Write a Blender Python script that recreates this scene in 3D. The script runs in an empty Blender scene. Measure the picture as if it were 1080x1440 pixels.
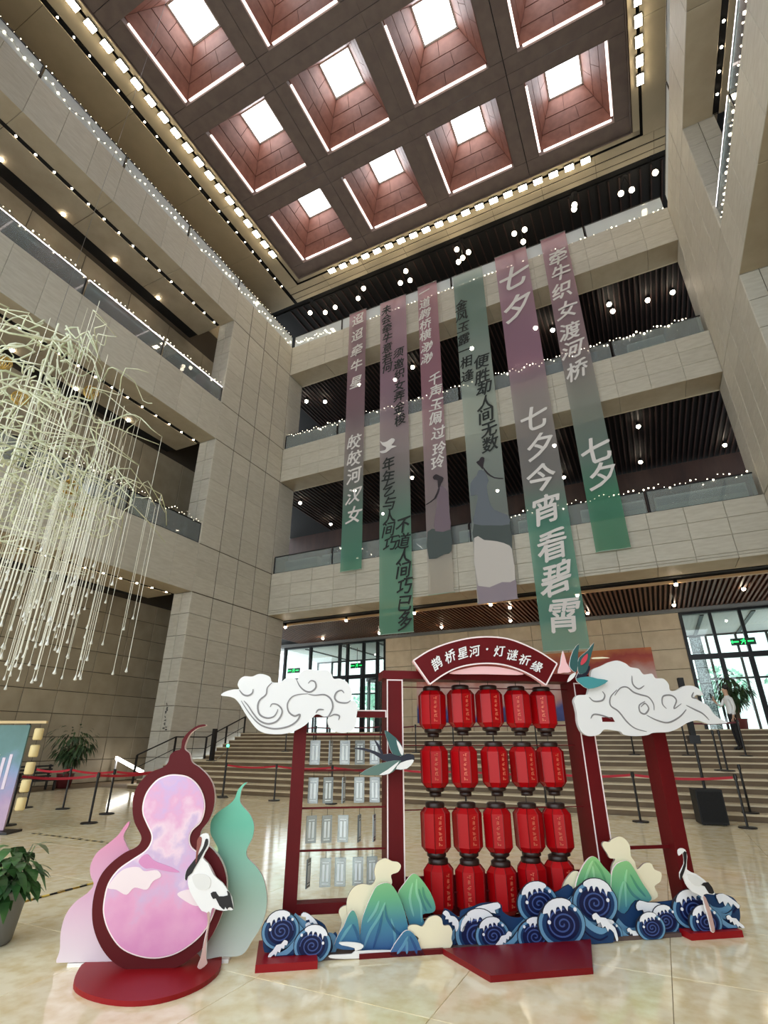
import bpy, bmesh, math, random
from mathutils import Vector, Matrix
from mathutils.geometry import tessellate_polygon

random.seed(7)
SC = bpy.context.scene
COL = SC.collection
PI = math.pi

# ------------------------------------------------------------------ camera
F_PX, YAW, PITCH, EYE = 720.8, -0.45839, 0.42031, 1.6
cy_, sy_, cp_, sp_ = math.cos(YAW), math.sin(YAW), math.cos(PITCH), math.sin(PITCH)
FW = Vector((sy_ * cp_, cy_ * cp_, sp_))
RT = Vector((cy_, -sy_, 0))
UP = RT.cross(FW)
EYEP = Vector((0, 0, EYE))
cam = bpy.data.cameras.new('camera')
cam.sensor_fit = 'HORIZONTAL'
cam.sensor_width = 36.0
cam.lens = F_PX / 1080.0 * 36.0
cam.clip_start, cam.clip_end = 0.05, 500
camo = bpy.data.objects.new('camera', cam)
COL.objects.link(camo)
camo.matrix_world = Matrix(((RT.x, UP.x, -FW.x, 0), (RT.y, UP.y, -FW.y, 0), (RT.z, UP.z, -FW.z, EYE), (0, 0, 0, 1)))
SC.camera = camo

# ------------------------------------------------------------------ world, exposure
wd = bpy.data.worlds.new('daylight'); SC.world = wd
wd.use_nodes = True
bg = wd.node_tree.nodes['Background']
bg.inputs[0].default_value = (0.86, 0.95, 1.0, 1)
bg.inputs[1].default_value = 2.25
SKY_PANE = 9.0
SC.view_settings.view_transform = 'Standard'
SC.view_settings.look = 'None'
SC.view_settings.gamma = 1.0
SC.view_settings.use_curve_mapping = False
SC.view_settings.exposure = 0.2
SC.cycles.use_denoising = True
SC.cycles.max_bounces = 7
SC.cycles.diffuse_bounces = 4
SC.cycles.glossy_bounces = 3
SC.cycles.transparent_max_bounces = 16
SC.cycles.sample_clamp_indirect = 4.0
SC.cycles.caustics_reflective = False
SC.cycles.caustics_refractive = False

# ------------------------------------------------------------------ pixel rays
def ray(x, y): return FW + RT * ((x - 540) / F_PX) - UP * ((y - 720) / F_PX)
def atz(x, y, z=0.0):
    d = ray(x, y); return EYEP + d * ((z - EYE) / d.z)
def aty(x, y, Y):
    d = ray(x, y); return EYEP + d * (Y / d.y)
def atx(x, y, X):
    d = ray(x, y); return EYEP + d * (X / d.x)

# ------------------------------------------------------------------ materials
def lin(c):
    out = []
    for v in c[:3]:
        v /= 255.0
        out.append(v / 12.92 if v <= 0.04045 else ((v + 0.055) / 1.055) ** 2.4)
    return (*out, 1.0)
MATS = {}
def M(name, col, rough=0.6, metal=0.0, col2=None, scale=4.0, var=0.0, bump=0.0, stretch=(1, 1, 1), coat=0.0, spec=0.5, detail=5.0, lo=0.35, hi=0.65):
    if name in MATS: return MATS[name]
    m = bpy.data.materials.new(name); m.use_nodes = True
    nt = m.node_tree; N = nt.nodes; L = nt.links
    b = N['Principled BSDF']
    b.inputs['Base Color'].default_value = lin(col)
    b.inputs['Roughness'].default_value = rough
    b.inputs['Metallic'].default_value = metal
    b.inputs['Specular IOR Level'].default_value = spec
    b.inputs['Coat Weight'].default_value = coat
    out = None
    if col2 or bump or var:
        tc = N.new('ShaderNodeTexCoord'); oi = N.new('ShaderNodeObjectInfo')
        ad = N.new('ShaderNodeVectorMath'); ad.operation = 'MULTIPLY_ADD'
        cb = N.new('ShaderNodeCombineXYZ')
        for i in range(3): L.new(oi.outputs['Random'], cb.inputs[i])
        L.new(cb.outputs[0], ad.inputs[0]); ad.inputs[1].default_value = (37, 53, 71)
        mp = N.new('ShaderNodeVectorMath'); mp.operation = 'MULTIPLY'; mp.inputs[1].default_value = stretch
        L.new(tc.outputs['Object'], mp.inputs[0]); L.new(mp.outputs[0], ad.inputs[2])
        nz = N.new('ShaderNodeTexNoise'); nz.inputs['Scale'].default_value = scale; nz.inputs['Detail'].default_value = detail
        L.new(ad.outputs[0], nz.inputs['Vector'])
        cr = N.new('ShaderNodeValToRGB'); cr.color_ramp.elements[0].position = lo; cr.color_ramp.elements[1].position = hi
        cr.color_ramp.elements[0].color = lin(col); cr.color_ramp.elements[1].color = lin(col2 or col)
        L.new(nz.outputs['Fac'], cr.inputs[0]); out = cr.outputs[0]
        if var:
            hs = N.new('ShaderNodeHueSaturation'); mr = N.new('ShaderNodeMapRange')
            mr.inputs['To Min'].default_value = 1 - var; mr.inputs['To Max'].default_value = 1 + var
            L.new(oi.outputs['Random'], mr.inputs['Value']); L.new(mr.outputs[0], hs.inputs['Value']); L.new(out, hs.inputs['Color']); out = hs.outputs[0]
        L.new(out, b.inputs['Base Color'])
        if bump:
            bp = N.new('ShaderNodeBump'); bp.inputs['Strength'].default_value = bump; bp.inputs['Distance'].default_value = 0.02
            L.new(nz.outputs['Fac'], bp.inputs['Height']); L.new(bp.outputs[0], b.inputs['Normal'])
    MATS[name] = m
    return m
def GLOW(name, col, strength, sample=False):
    if name in MATS: return MATS[name]
    m = bpy.data.materials.new(name); m.use_nodes = True
    b = m.node_tree.nodes['Principled BSDF']
    b.inputs['Base Color'].default_value = lin(col)
    b.inputs['Emission Color'].default_value = lin(col); b.inputs['Emission Strength'].default_value = strength
    if not sample: m.cycles.emission_sampling = 'NONE'
    MATS[name] = m
    return m
def GLASS(name, tint, refl=0.1, rough=0.02, cloud=0.0):
    """thin pane: mostly clear, a little mirror, optionally a little milky"""
    if name in MATS: return MATS[name]
    m = bpy.data.materials.new(name); m.use_nodes = True
    nt = m.node_tree; N = nt.nodes; L = nt.links
    N.remove(N['Principled BSDF'])
    tr = N.new('ShaderNodeBsdfTransparent'); tr.inputs[0].default_value = lin(tint)
    gl = N.new('ShaderNodeBsdfGlossy'); gl.inputs['Roughness'].default_value = rough
    fr = N.new('ShaderNodeFresnel'); fr.inputs[0].default_value = 1.45
    ma = N.new('ShaderNodeMath'); ma.operation = 'ADD'; ma.inputs[1].default_value = refl; ma.use_clamp = True
    L.new(fr.outputs[0], ma.inputs[0])
    mx = N.new('ShaderNodeMixShader'); L.new(ma.outputs[0], mx.inputs[0]); L.new(tr.outputs[0], mx.inputs[1]); L.new(gl.outputs[0], mx.inputs[2])
    last = mx
    if cloud:
        df = N.new('ShaderNodeBsdfDiffuse'); df.inputs[0].default_value = lin((225, 232, 235))
        m2 = N.new('ShaderNodeMixShader'); m2.inputs[0].default_value = cloud
        L.new(mx.outputs[0], m2.inputs[1]); L.new(df.outputs[0], m2.inputs[2]); last = m2
    L.new(last.outputs[0], N['Material Output'].inputs[0])
    MATS[name] = m
    return m
def GRAD(name, stops, z0, z1, rough=0.6, see=0.0, noise=None, axis='Z', nscale=3.0, trans=0.0):
    """printed colour that runs along the object's own height; see = share of light let straight through (gauze)"""
    if name in MATS: return MATS[name]
    m = bpy.data.materials.new(name); m.use_nodes = True
    nt = m.node_tree; N = nt.nodes; L = nt.links
    b = N['Principled BSDF']; b.inputs['Roughness'].default_value = rough
    tc = N.new('ShaderNodeTexCoord'); sx = N.new('ShaderNodeSeparateXYZ'); L.new(tc.outputs['Object'], sx.inputs[0])
    mr = N.new('ShaderNodeMapRange'); mr.inputs['From Min'].default_value = z0; mr.inputs['From Max'].default_value = z1
    L.new(sx.outputs[axis], mr.inputs['Value'])
    cr = N.new('ShaderNodeValToRGB'); e = cr.color_ramp.elements
    while len(e) < len(stops): e.new(0.5)
    for el, (p, c) in zip(e, stops): el.position = p; el.color = lin(c)
    src = mr.outputs[0]
    if noise:
        nz = N.new('ShaderNodeTexNoise'); nz.inputs['Scale'].default_value = nscale; nz.inputs['Detail'].default_value = 6
        L.new(tc.outputs['Object'], nz.inputs['Vector'])
        ma = N.new('ShaderNodeMath'); ma.operation = 'MULTIPLY_ADD'; ma.inputs[1].default_value = noise
        sb = N.new('ShaderNodeMath'); sb.operation = 'SUBTRACT'; sb.inputs[1].default_value = 0.5
        L.new(nz.outputs['Fac'], sb.inputs[0]); L.new(sb.outputs[0], ma.inputs[0]); L.new(mr.outputs[0], ma.inputs[2]); src = ma.outputs[0]
    L.new(src, cr.inputs[0]); L.new(cr.outputs[0], b.inputs['Base Color'])
    last = b
    if trans:
        tl = N.new('ShaderNodeBsdfTranslucent'); L.new(cr.outputs[0], tl.inputs[0])
        m3 = N.new('ShaderNodeMixShader'); m3.inputs[0].default_value = trans
        L.new(b.outputs[0], m3.inputs[1]); L.new(tl.outputs[0], m3.inputs[2]); last = m3
    if see:
        tr = N.new('ShaderNodeBsdfTransparent')
        mx = N.new('ShaderNodeMixShader'); mx.inputs[0].default_value = see
        L.new(last.outputs[0], mx.inputs[1]); L.new(tr.outputs[0], mx.inputs[2]); last = mx
    L.new(last.outputs[0], N['Material Output'].inputs[0])
    MATS[name] = m
    return m

STONE = M('stone', (197, 192, 179), 0.55, col2=(186, 180, 166), scale=2.2, var=0.05, stretch=(1, 1, 5))
STONE_DK = M('stone_joint', (120, 110, 95), 0.9)
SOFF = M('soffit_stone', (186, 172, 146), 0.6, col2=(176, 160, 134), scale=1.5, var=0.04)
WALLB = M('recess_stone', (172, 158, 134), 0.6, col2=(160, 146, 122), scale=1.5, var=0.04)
JOINT = M('joint_dark', (70, 60, 48), 0.9)
JOINTL = M('joint_light', (150, 142, 126), 0.9)
SLOT = M('slot_black', (14, 11, 9), 0.8)
FLOORM = M('polished_marble', (254, 243, 212), 0.1, col2=(236, 216, 170), scale=7.0, var=0.02, detail=10, spec=0.7, lo=.38, hi=.68)
GROUT = M('floor_grout', (128, 108, 82), 0.8)
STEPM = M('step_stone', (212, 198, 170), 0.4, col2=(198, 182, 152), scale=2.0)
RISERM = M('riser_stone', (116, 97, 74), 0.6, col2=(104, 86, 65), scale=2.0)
CEILM = M('ceiling_panel', (186, 172, 146), 0.7, col2=(178, 164, 138), scale=1.0)
BEAMM = M('coffer_beam', (124, 108, 100), 0.7, col2=(114, 98, 92), scale=2.0)
COFF = M('coffer_rose', (140, 92, 76), 0.6, col2=(124, 78, 64), scale=3.0, var=0.06)
DKWOOD = M('dark_wood', (60, 38, 31), 0.6, col2=(47, 29, 24), scale=3.0, stretch=(1, 1, .2))
SLATM = M('wood_slat', (112, 70, 46), 0.5, col2=(92, 55, 36), scale=4.0)
BLACK = M('black_metal', (20, 20, 22), 0.4, metal=0.3)
STEEL = M('steel', (150, 150, 150), 0.3, metal=0.9)
RGLASS = GLASS('rail_glass', (214, 226, 222), 0.08, cloud=0.2)
RGLASS3 = GLASS('glow_whitened_glass', (214, 226, 230), 0.1, cloud=0.8)  # milkier copy: glow of the lights behind is put into the pane
DGLASS = GLASS('door_glass', (247, 252, 250), 0.04)
PANE = GLOW('skylight_pane', (246, 250, 255), SKY_PANE, True)
LAMPM = GLOW('lamp_warm', (255, 238, 204), 40.0, True)
SPOTM = GLOW('spot_warm', (255, 240, 214), 40.0)
LEDM = GLOW('led_white', (255, 250, 255), 5.0)
LEDC = GLOW('cove_led', (255, 236, 228), 2.5)
BULBM = GLOW('fairy_bulb', (255, 238, 208), 9.0)

# ------------------------------------------------------------------ mesh helpers
class MB:
    def __init__(s): s.v = []; s.f = []; s.mi = []
    def add(s, vs, fs, mi=0):
        o = len(s.v); s.v.extend([tuple(p) for p in vs]); s.f.extend([tuple(i + o for i in f) for f in fs]); s.mi.extend([mi] * len(fs)); return s
    def box(s, x0, x1, y0, y1, z0, z1, mi=0):
        return s.add([(x0, y0, z0), (x1, y0, z0), (x1, y1, z0), (x0, y1, z0), (x0, y0, z1), (x1, y0, z1), (x1, y1, z1), (x0, y1, z1)],
                     [(0, 3, 2, 1), (4, 5, 6, 7), (0, 1, 5, 4), (1, 2, 6, 5), (2, 3, 7, 6), (3, 0, 4, 7)], mi)
    def tube(s, pts, r, n=6, mi=0, cap=True):
        pts = [Vector(p) for p in pts]
        rs = r if isinstance(r, (list, tuple)) else [r] * len(pts)
        t0 = (pts[1] - pts[0]).normalized()
        a = t0.cross(Vector((0, 0, 1)))
        if a.length < 0.01: a = t0.cross(Vector((1, 0, 0)))
        a.normalize(); vs = []; m = len(pts)
        for i, p in enumerate(pts):
            t = (pts[min(i + 1, m - 1)] - pts[max(i - 1, 0)]).normalized()
            a = (a - t * a.dot(t))
            if a.length < 1e-6: a = t.orthogonal()
            a.normalize(); b = t.cross(a)
            for k in range(n):
                q = 2 * PI * k / n
                vs.append(p + a * (rs[i] * math.cos(q)) + b * (rs[i] * math.sin(q)))
        fs = [(i * n + k, i * n + (k + 1) % n, (i + 1) * n + (k + 1) % n, (i + 1) * n + k) for i in range(m - 1) for k in range(n)]
        if cap: fs += [tuple(reversed(range(n))), tuple((m - 1) * n + k for k in range(n))]
        return s.add(vs, fs, mi)
    def lathe(s, prof, n=16, mi=0, c=(0, 0, 0), ph=0.0):
        vs = []; m = len(prof)
        for (r, z) in prof:
            for k in range(n):
                q = 2 * PI * k / n + ph
                vs.append((c[0] + r * math.cos(q), c[1] + r * math.sin(q), c[2] + z))
        fs = [(i * n + k, i * n + (k + 1) % n, (i + 1) * n + (k + 1) % n, (i + 1) * n + k) for i in range(m - 1) for k in range(n)]
        fs += [tuple(reversed(range(n))), tuple((m - 1) * n + k for k in range(n))]
        return s.add(vs, fs, mi)
    def ball(s, c, r, mi=0, n=6, m=4, sq=1.0):
        prof = [(max(r * math.sin(PI * i / m), r * .02), -r * sq * math.cos(PI * i / m)) for i in range(m + 1)]
        return s.lathe(prof, n, mi, c)
    def mesh(s, name, mats, smooth=False):
        me = bpy.data.meshes.new(name); me.from_pydata(s.v, [], s.f)
        for m in (mats if isinstance(mats, (list, tuple)) else [mats]): me.materials.append(m)
        me.polygons.foreach_set('material_index', s.mi)
        if smooth: me.polygons.foreach_set('use_smooth', [True] * len(s.f))
        me.update(); return me
    def build(s, name, mats, parent=None, loc=(0, 0, 0), rz=0.0, smooth=False):
        return put(name, s.mesh(name, mats, smooth), parent, loc, rz)
def put(name, me, parent=None, loc=(0, 0, 0), rz=0.0):
    o = bpy.data.objects.new(name, me); COL.objects.link(o)
    o.location = loc
    if rz: o.rotation_euler = (0, 0, rz)
    if parent: o.parent = parent
    return o
def tag(o, label, cat, group=None, kind=None):
    o['label'] = label; o['category'] = cat
    if group: o['group'] = group
    if kind: o['kind'] = kind
    return o
def empty(name, loc=(0, 0, 0), rz=0.0):
    o = bpy.data.objects.new(name, None); COL.objects.link(o); o.location = loc; o.rotation_euler = (0, 0, rz); o.empty_display_size = 0.1
    return o
def copy_tree(o, parent=None):
    c = o.copy(); COL.objects.link(c)
    if parent: c.parent = parent
    for ch in o.children: copy_tree(ch, c)
    return c
def struct(name, mb, mats, label, cat):
    o = mb.build(name, mats) if isinstance(mb, MB) else empty(name)
    return tag(o, label, cat, kind='structure')

PCACHE = {}
def panel_mesh(w, h, t, mat):
    key = (round(w, 3), round(h, 3), t, mat.name)
    if key not in PCACHE:
        b = .002 if mat is FLOORM else 0.012
        vs = [(0, 0, 0), (w, 0, 0), (w, 0, h), (0, 0, h), (0, -t + b, 0), (w, -t + b, 0), (w, -t + b, h), (0, -t + b, h),
              (b, -t, b), (w - b, -t, b), (w - b, -t, h - b), (b, -t, h - b)]
        fs = [(0, 1, 5, 4), (1, 2, 6, 5), (2, 3, 7, 6), (3, 0, 4, 7), (4, 5, 9, 8), (5, 6, 10, 9), (6, 7, 11, 10), (7, 4, 8, 11), (8, 9, 10, 11)]
        PCACHE[key] = MB().add(vs, fs).mesh('panel', mat)
    return PCACHE[key]
def panels(parent, name, O, U, V, us, vs, mat, t=0.03, gap=0.02, gv=None):
    gv = gap if gv is None else gv
    """single cladding pieces, each an object; U right, V up, proud towards -(V x U)"""
    U, V, O = Vector(U), Vector(V), Vector(O); N = V.cross(U)
    R = Matrix(((U.x, N.x, V.x), (U.y, N.y, V.y), (U.z, N.z, V.z))).to_4x4()
    for i in range(len(us) - 1):
        for j in range(len(vs) - 1):
            me = panel_mesh(us[i + 1] - us[i] - gap, vs[j + 1] - vs[j] - gv, t, mat)
            o = bpy.data.objects.new(name, me); COL.objects.link(o); o.parent = parent
            o.matrix_local = Matrix.Translation(O + U * (us[i] + gap / 2) + V * (vs[j] + gv / 2)) @ R
def steps(a, b, n): return [a + (b - a) * i / n for i in range(n + 1)]

# ================================================================== the hall
XL, XR, YB = -18.2, 5.28, 22.4          # wall faces of the atrium
YC, YF = 16.81, 23.85                    # front of the corner piers, back of the beams
MOD = (XR - XL) / 17
LEV = [(7.92, 10.3), (16.2, 18.53), (24.4, 26.8)]
ZC = 32.3
Y0 = -6.5                                # how far the hall is built behind the camera

# floor: every slab of stone near the camera is its own piece
floor = struct('floor', MB().box(-24, 9, Y0, 15.4, -0.3, -0.012).box(-24, -18, 15.4, 24, -.3, -.012).box(5.3, 9, 15.4, 24, -.3, -.012), GROUT, 'polished cream stone floor of the museum hall', 'floor')
xs = [XR - MOD * k for k in range(18, -3, -1)]
ys = [15.0 - MOD * k for k in range(10, -1, -1)]
panels(floor, 'floor_tile', (0, 0, -0.02), (1, 0, 0), (0, 1, 0), xs, ys, FLOORM, 0.02, 0.004)
struct('floor_far', MB().box(-24, 9, Y0, 15.0 - MOD * 10 - 0.01, -0.02, 0.0), FLOORM, 'polished stone floor stretching behind the viewer', 'floor')

# stairs up to the doors
stairs = empty('stairs'); tag(stairs, 'broad stone staircase climbing to the entrance doors', 'stairs', kind='structure')
SX0, SX1 = -18.0, 9.0
STEP = []
y, z = 15.0, 0.0
for k in range(13):
    z += 0.15
    d = 0.38
    if k == 5: d = 1.75
    if k == 12: d = 0.6
    STEP.append((y, z, d)); y += d
for (y, z, d) in STEP:
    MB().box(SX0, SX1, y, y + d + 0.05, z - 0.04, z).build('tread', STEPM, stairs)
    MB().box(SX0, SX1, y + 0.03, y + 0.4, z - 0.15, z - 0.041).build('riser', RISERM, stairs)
PZ = STEP[-1][1]; PY = STEP[-1][0] + 0.5
def step_at(Y):
    zz = 0.0
    for (y, z, d) in STEP:
        if Y >= y: zz = z
    return zz
WY = 29.8
struct('floor_landing', MB().box(-24, 9, PY, 36, PZ - 0.3, PZ), FLOORM, 'stone landing in front of the glass doors', 'floor')

# corner piers and parapets ------------------------------------------------
def pier(name, X, sgn, label):
    """stone pier on the side wall between YC and YF; its face looks towards +sgn x"""
    xi = X - sgn * 1.15
    p = struct(name, MB().box(min(X - sgn * .03, xi), max(X - sgn * .03, xi), YC + .03, YF, 0, LEV[2][1]), JOINT, label, 'wall')
    U = (0, 1, 0) if sgn > 0 else (0, -1, 0)
    ya = [YC + 1.397 * k for k in range(5)] + [YF]
    if sgn < 0: us = [-v for v in reversed(ya)]
    else: us = ya
    segs = [(0, LEV[0][0], 8), (*LEV[0], 3), (LEV[0][1], LEV[1][0], 5), (*LEV[1], 3), (LEV[1][1], LEV[2][0], 5), (*LEV[2], 3)]
    for a, b, n in segs:
        panels(p, 'stone_panel', (X - sgn * .03, 0, 0), U, (0, 0, 1), us, [a + .02] + steps(a, b, n)[1:-1] + [b - .02], STONE, 0.03, 0.045, .014 if a < 7 else .005)
        u2 = [min(X, xi), X - sgn * .58, max(X, xi)]
        panels(p, 'stone_panel', (0, YC + .03, 0), (1, 0, 0), (0, 0, 1), u2, steps(a, b, n), STONE, 0.03, 0.02)
    return p
pier('wall_left_pier', XL, 1, 'tall stone corner pier beside the stairs with the hand rail')
pier('wall_right_pier', XR, -1, 'tall stone corner pier opposite the hanging bead sculpture')

def side_parapet(name, X, sgn, k, y0, label):
    a, b = LEV[k]
    p = struct(name, MB().box(*sorted((X - sgn * .03, X - sgn * 1.0)), y0, YC, a + .03, b), JOINTL, label, 'parapet')
    n = int(round((YC - y0) / 1.37))
    ya = [YC - 1.37 * i for i in range(n, -1, -1)]
    us = ya if sgn > 0 else [-v for v in reversed(ya)]
    U = (0, 1, 0) if sgn > 0 else (0, -1, 0)
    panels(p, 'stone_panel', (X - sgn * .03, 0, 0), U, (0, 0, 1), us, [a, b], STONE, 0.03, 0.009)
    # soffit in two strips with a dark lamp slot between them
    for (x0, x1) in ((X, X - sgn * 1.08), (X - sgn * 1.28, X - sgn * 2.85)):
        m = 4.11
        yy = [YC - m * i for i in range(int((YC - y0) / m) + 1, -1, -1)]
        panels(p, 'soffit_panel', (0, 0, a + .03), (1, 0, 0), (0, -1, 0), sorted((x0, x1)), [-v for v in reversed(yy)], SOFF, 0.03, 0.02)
    MB().box(*sorted((X - sgn * 1.0, X - sgn * 3.6)), y0, YC, a + .12, a + .5).build('slab', SLOT, p)
    return p
NAMES = ['first', 'second', 'third']
for k in range(3):
    side_parapet('wall_left_parapet', XL, 1, k, -6.5, 'stone parapet of the %s balcony above the potted tree' % NAMES[k])
    side_parapet('wall_right_parapet', XR, -1, k, -3.0, 'stone parapet of the %s balcony facing the bead sculpture' % NAMES[k])

for k in range(3):
    a, b = LEV[k]
    p = struct('wall_back_parapet', MB().box(XL, XR, YB + .03, YF, a + .03, b), JOINTL, 'stone parapet of the %s gallery behind the hanging banners' % NAMES[k], 'parapet')
    us = [XR - MOD * i for i in range(17, -1, -1)]
    rows = steps(a, b, 3) if k else [a, a + .12, a + .24, a + .95, a + 1.66, b]
    panels(p, 'stone_panel', (0, YB + .03, 0), (1, 0, 0), (0, 0, 1), us, rows, STONE, 0.03, .009 if k else 0.014)
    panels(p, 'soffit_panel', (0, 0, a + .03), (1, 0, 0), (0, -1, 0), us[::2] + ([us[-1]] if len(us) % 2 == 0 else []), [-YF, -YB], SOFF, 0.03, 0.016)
    MB().box(XL, XR, YF - .06, YF + .02, a - .01, a + .02).build('edge_trim', M('edge_line', (205, 190, 160), 0.5), p)

# the galleries behind: dark ceilings, rear walls, floors --------------------
for k in range(3):
    a, b = LEV[k]
    zt = LEV[k + 1][0] + .3 if k < 2 else ZC
    depth = 31.3 if k < 2 else 30.0
    struct('floor_gallery', MB().box(-24, 10, YF, 36, b - 1.0, b - .6), DKWOOD, 'floor of the %s gallery behind its parapet' % NAMES[k], 'floor')
    w = struct('wall_gallery_back', MB().box(-24, 10, depth, depth + .3, b - 1, zt), DKWOOD, 'dark timber rear wall of the %s gallery' % NAMES[k], 'wall')
    c = struct('ceiling_gallery', MB().box(-24, 10, YF + .02, 36, zt + .08, zt + .2), SLOT, 'dark slatted ceiling of the %s gallery' % NAMES[k], 'ceiling')
    sl = MB().box(0, .07, YF + .1, depth, zt, zt + .08).mesh('slat', DKWOOD)
    if k < 2:
        for i in range(100): put('slat', sl, c, (-20 + i * .27, 0, 0))
    else:
        for i in range(46): put('slat', sl, c, (-20 + i * .58, 0, 0))
# side gallery rear walls with stone panels
for (X, sgn, nm, lb) in ((-22.0, 1, 'wall_left_recess', 'stone rear wall of the aisle behind the potted tree'), (9.1, -1, 'wall_right_recess', 'stone rear wall of the balconies facing the sculpture')):
    w = struct(nm, MB().box(*sorted((X, X - sgn * .3)), Y0, 24, -.05, ZC), JOINT, lb, 'wall')
    ya = [YC - 1.37 * i for i in range(17, -1, -1)] + ([18.2, 19.6, 21.0] if sgn > 0 else [])
    us = ya if sgn > 0 else [-v for v in reversed(ya)]
    U = (0, 1, 0) if sgn > 0 else (0, -1, 0)
    if sgn > 0:
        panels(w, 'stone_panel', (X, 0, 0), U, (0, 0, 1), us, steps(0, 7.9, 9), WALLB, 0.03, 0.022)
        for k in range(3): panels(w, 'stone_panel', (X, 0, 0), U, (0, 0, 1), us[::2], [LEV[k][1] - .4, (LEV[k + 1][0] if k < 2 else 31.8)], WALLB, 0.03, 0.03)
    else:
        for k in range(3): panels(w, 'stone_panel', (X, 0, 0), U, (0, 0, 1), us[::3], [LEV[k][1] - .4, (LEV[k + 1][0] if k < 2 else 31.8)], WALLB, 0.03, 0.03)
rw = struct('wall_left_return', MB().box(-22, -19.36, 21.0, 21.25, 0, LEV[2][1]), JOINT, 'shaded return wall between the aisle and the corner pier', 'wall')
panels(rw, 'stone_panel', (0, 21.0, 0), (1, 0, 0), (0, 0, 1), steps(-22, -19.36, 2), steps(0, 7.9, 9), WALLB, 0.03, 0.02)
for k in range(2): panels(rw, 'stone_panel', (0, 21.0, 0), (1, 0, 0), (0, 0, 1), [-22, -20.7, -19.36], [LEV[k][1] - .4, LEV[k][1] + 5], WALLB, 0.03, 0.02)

struct('wall_front_sky_block', MB().box(-24, 10, Y0 - .4, Y0, 17.0, ZC + 3.9), STONE, 'added unseen upper wall behind the viewer, keeps sky light off the upper levels', 'wall')  # added unseen wall, holds sky light back from the upper levels
rr0 = struct('wall_right_return', MB().box(6.43, 9.1, 21.0, 21.25, 0, LEV[2][1]), WALLB, 'return wall between the facing pier and balconies', 'wall')
# ceiling ---------------------------------------------------------------------
CX = [-14.5, -9.07, -3.66, 1.79]
CYS = [18.6, 13.17, 7.74, 2.31]
PIT = 5.43
fx0, fx1, fy1 = -17.47, 4.56, 21.5
fy0 = fy1 - 0.43 - PIT * 4
ceil = struct('ceiling', MB().box(-24, 10, Y0, 24, ZC + 3.6, ZC + 3.9), SLOT, 'coffered atrium ceiling with a pale border and square skylights', 'ceiling')
# pale border in flat strips, dark reveals between
def strips(x0, x1, y0, y1, nx, ny): panels(ceil, 'ceiling_panel', (0, 0, ZC + .03), (1, 0, 0), (0, -1, 0), steps(x0, x1, nx), [-v for v in reversed(steps(y0, y1, ny))], CEILM, 0.03, 0.012)
bx0, bx1, by1 = -19.05, 6.15, 23.4
LX, RX, BYL = -17.92, 5.1, 21.95         # lamp troughs
strips(LX + .07, fx0 - .1, -6, BYL - .07, 1, 4); strips(-18.95, LX - .07, -6, BYL + .07, 1, 4); strips(-23.6, -19.22, -6, 23.4, 1, 6)
strips(fx1 + .1, RX - .07, -6, BYL - .07, 1, 4); strips(RX + .07, 8.8, -6, BYL + .07, 1, 5)
strips(LX + .07, RX - .07, fy1 + .1, BYL - .07, 6, 1); strips(-18.95, 8.8, BYL + .07, 22.55, 9, 1); strips(-18.95, 8.8, 22.6, 23.05, 9, 1); strips(-18.95, 8.8, 23.08, 23.4, 9, 1)
for (x0, x1, y0, y1) in ((-24, fx0 - .02, Y0, 24.2), (fx1 + .02, 10, Y0, 24.2), (fx0 - .02, fx1 + .02, fy1 + .02, 24.2)):
    MB().box(x0, x1, y0, y1, ZC + .2, ZC + .3).build('trough_backing', SLOT, ceil)
# coffer frame beams, module by module with open joints
beam_y = [fy1] + [fy1 - .17 - PIT * (i + 1) + .0 for i in range(4)]
HX = 2.0
def slab(x0, x1, y0, y1):
    panels(ceil, 'coffer_beam', (0, 0, ZC + .03), (1, 0, 0), (0, -1, 0), [x0, x1], [-y1, -y0], BEAMM, 0.03, 0.02)
for j, yc in enumerate(CYS):
    ye0 = yc - PIT / 2; ye1 = yc + PIT / 2 if j else fy1
    for i, xc in enumerate(CX):
        xe0 = xc - PIT / 2 if i else fx0; xe1 = xc + PIT / 2 if i < 3 else fx1
        slab(xe0, xe1, yc + HX, ye1); slab(xe0, xe1, ye0, yc - HX)
        slab(xe0, xc - HX, yc - HX, yc + HX); slab(xc + HX, xe1, yc - HX, yc + HX)
# rim of the coffer field
for (x0, x1, y0, y1) in ((fx0 - .05, fx0, fy0, fy1), (fx1, fx1 + .05, fy0, fy1), (fx0, fx1, fy1, fy1 + .05)):
    MB().box(x0, x1, y0, y1, ZC - .12, ZC + .3).build('coffer_rim', BEAMM, ceil)
# one coffer: lip, sloping panels, cove lights, skylight
ZS = 2.7; HS = 0.92
def face_panels():
    out = []
    zr = [0.38, 1.1, 1.85, 2.66]
    hz = lambda z: HX + (HS - HX) * (z - .3) / (ZS - .3)
    for r in range(3):
        za, zb = zr[r] + .02, zr[r + 1] - .02
        cuts = [-1, (-.1, .25, -.2)[r], 1]
        for c in range(2):
            a0, a1 = hz(za), hz(zb)
            p = [(cuts[c] * a0, a0, za), (cuts[c + 1] * a0, a0, za), (cuts[c + 1] * a1, a1, zb), (cuts[c] * a1, a1, zb)]
            g = .012
            p = [(p[0][0] + g, p[0][1], p[0][2]), (p[1][0] - g, p[1][1], p[1][2]), (p[2][0] - g, p[2][1], p[2][2]), (p[3][0] + g, p[3][1], p[3][2])]
            q = [(x, yy + .05, zz + .03) for x, yy, zz in p]
            out.append(MB().add(p + q, [(0, 1, 2, 3), (0, 4, 5, 1), (1, 5, 6, 2), (2, 6, 7, 3), (3, 7, 4, 0), (7, 6, 5, 4)]).mesh('coffer_panel', COFF))
    return out
FP = face_panels()
lip = MB()
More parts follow.
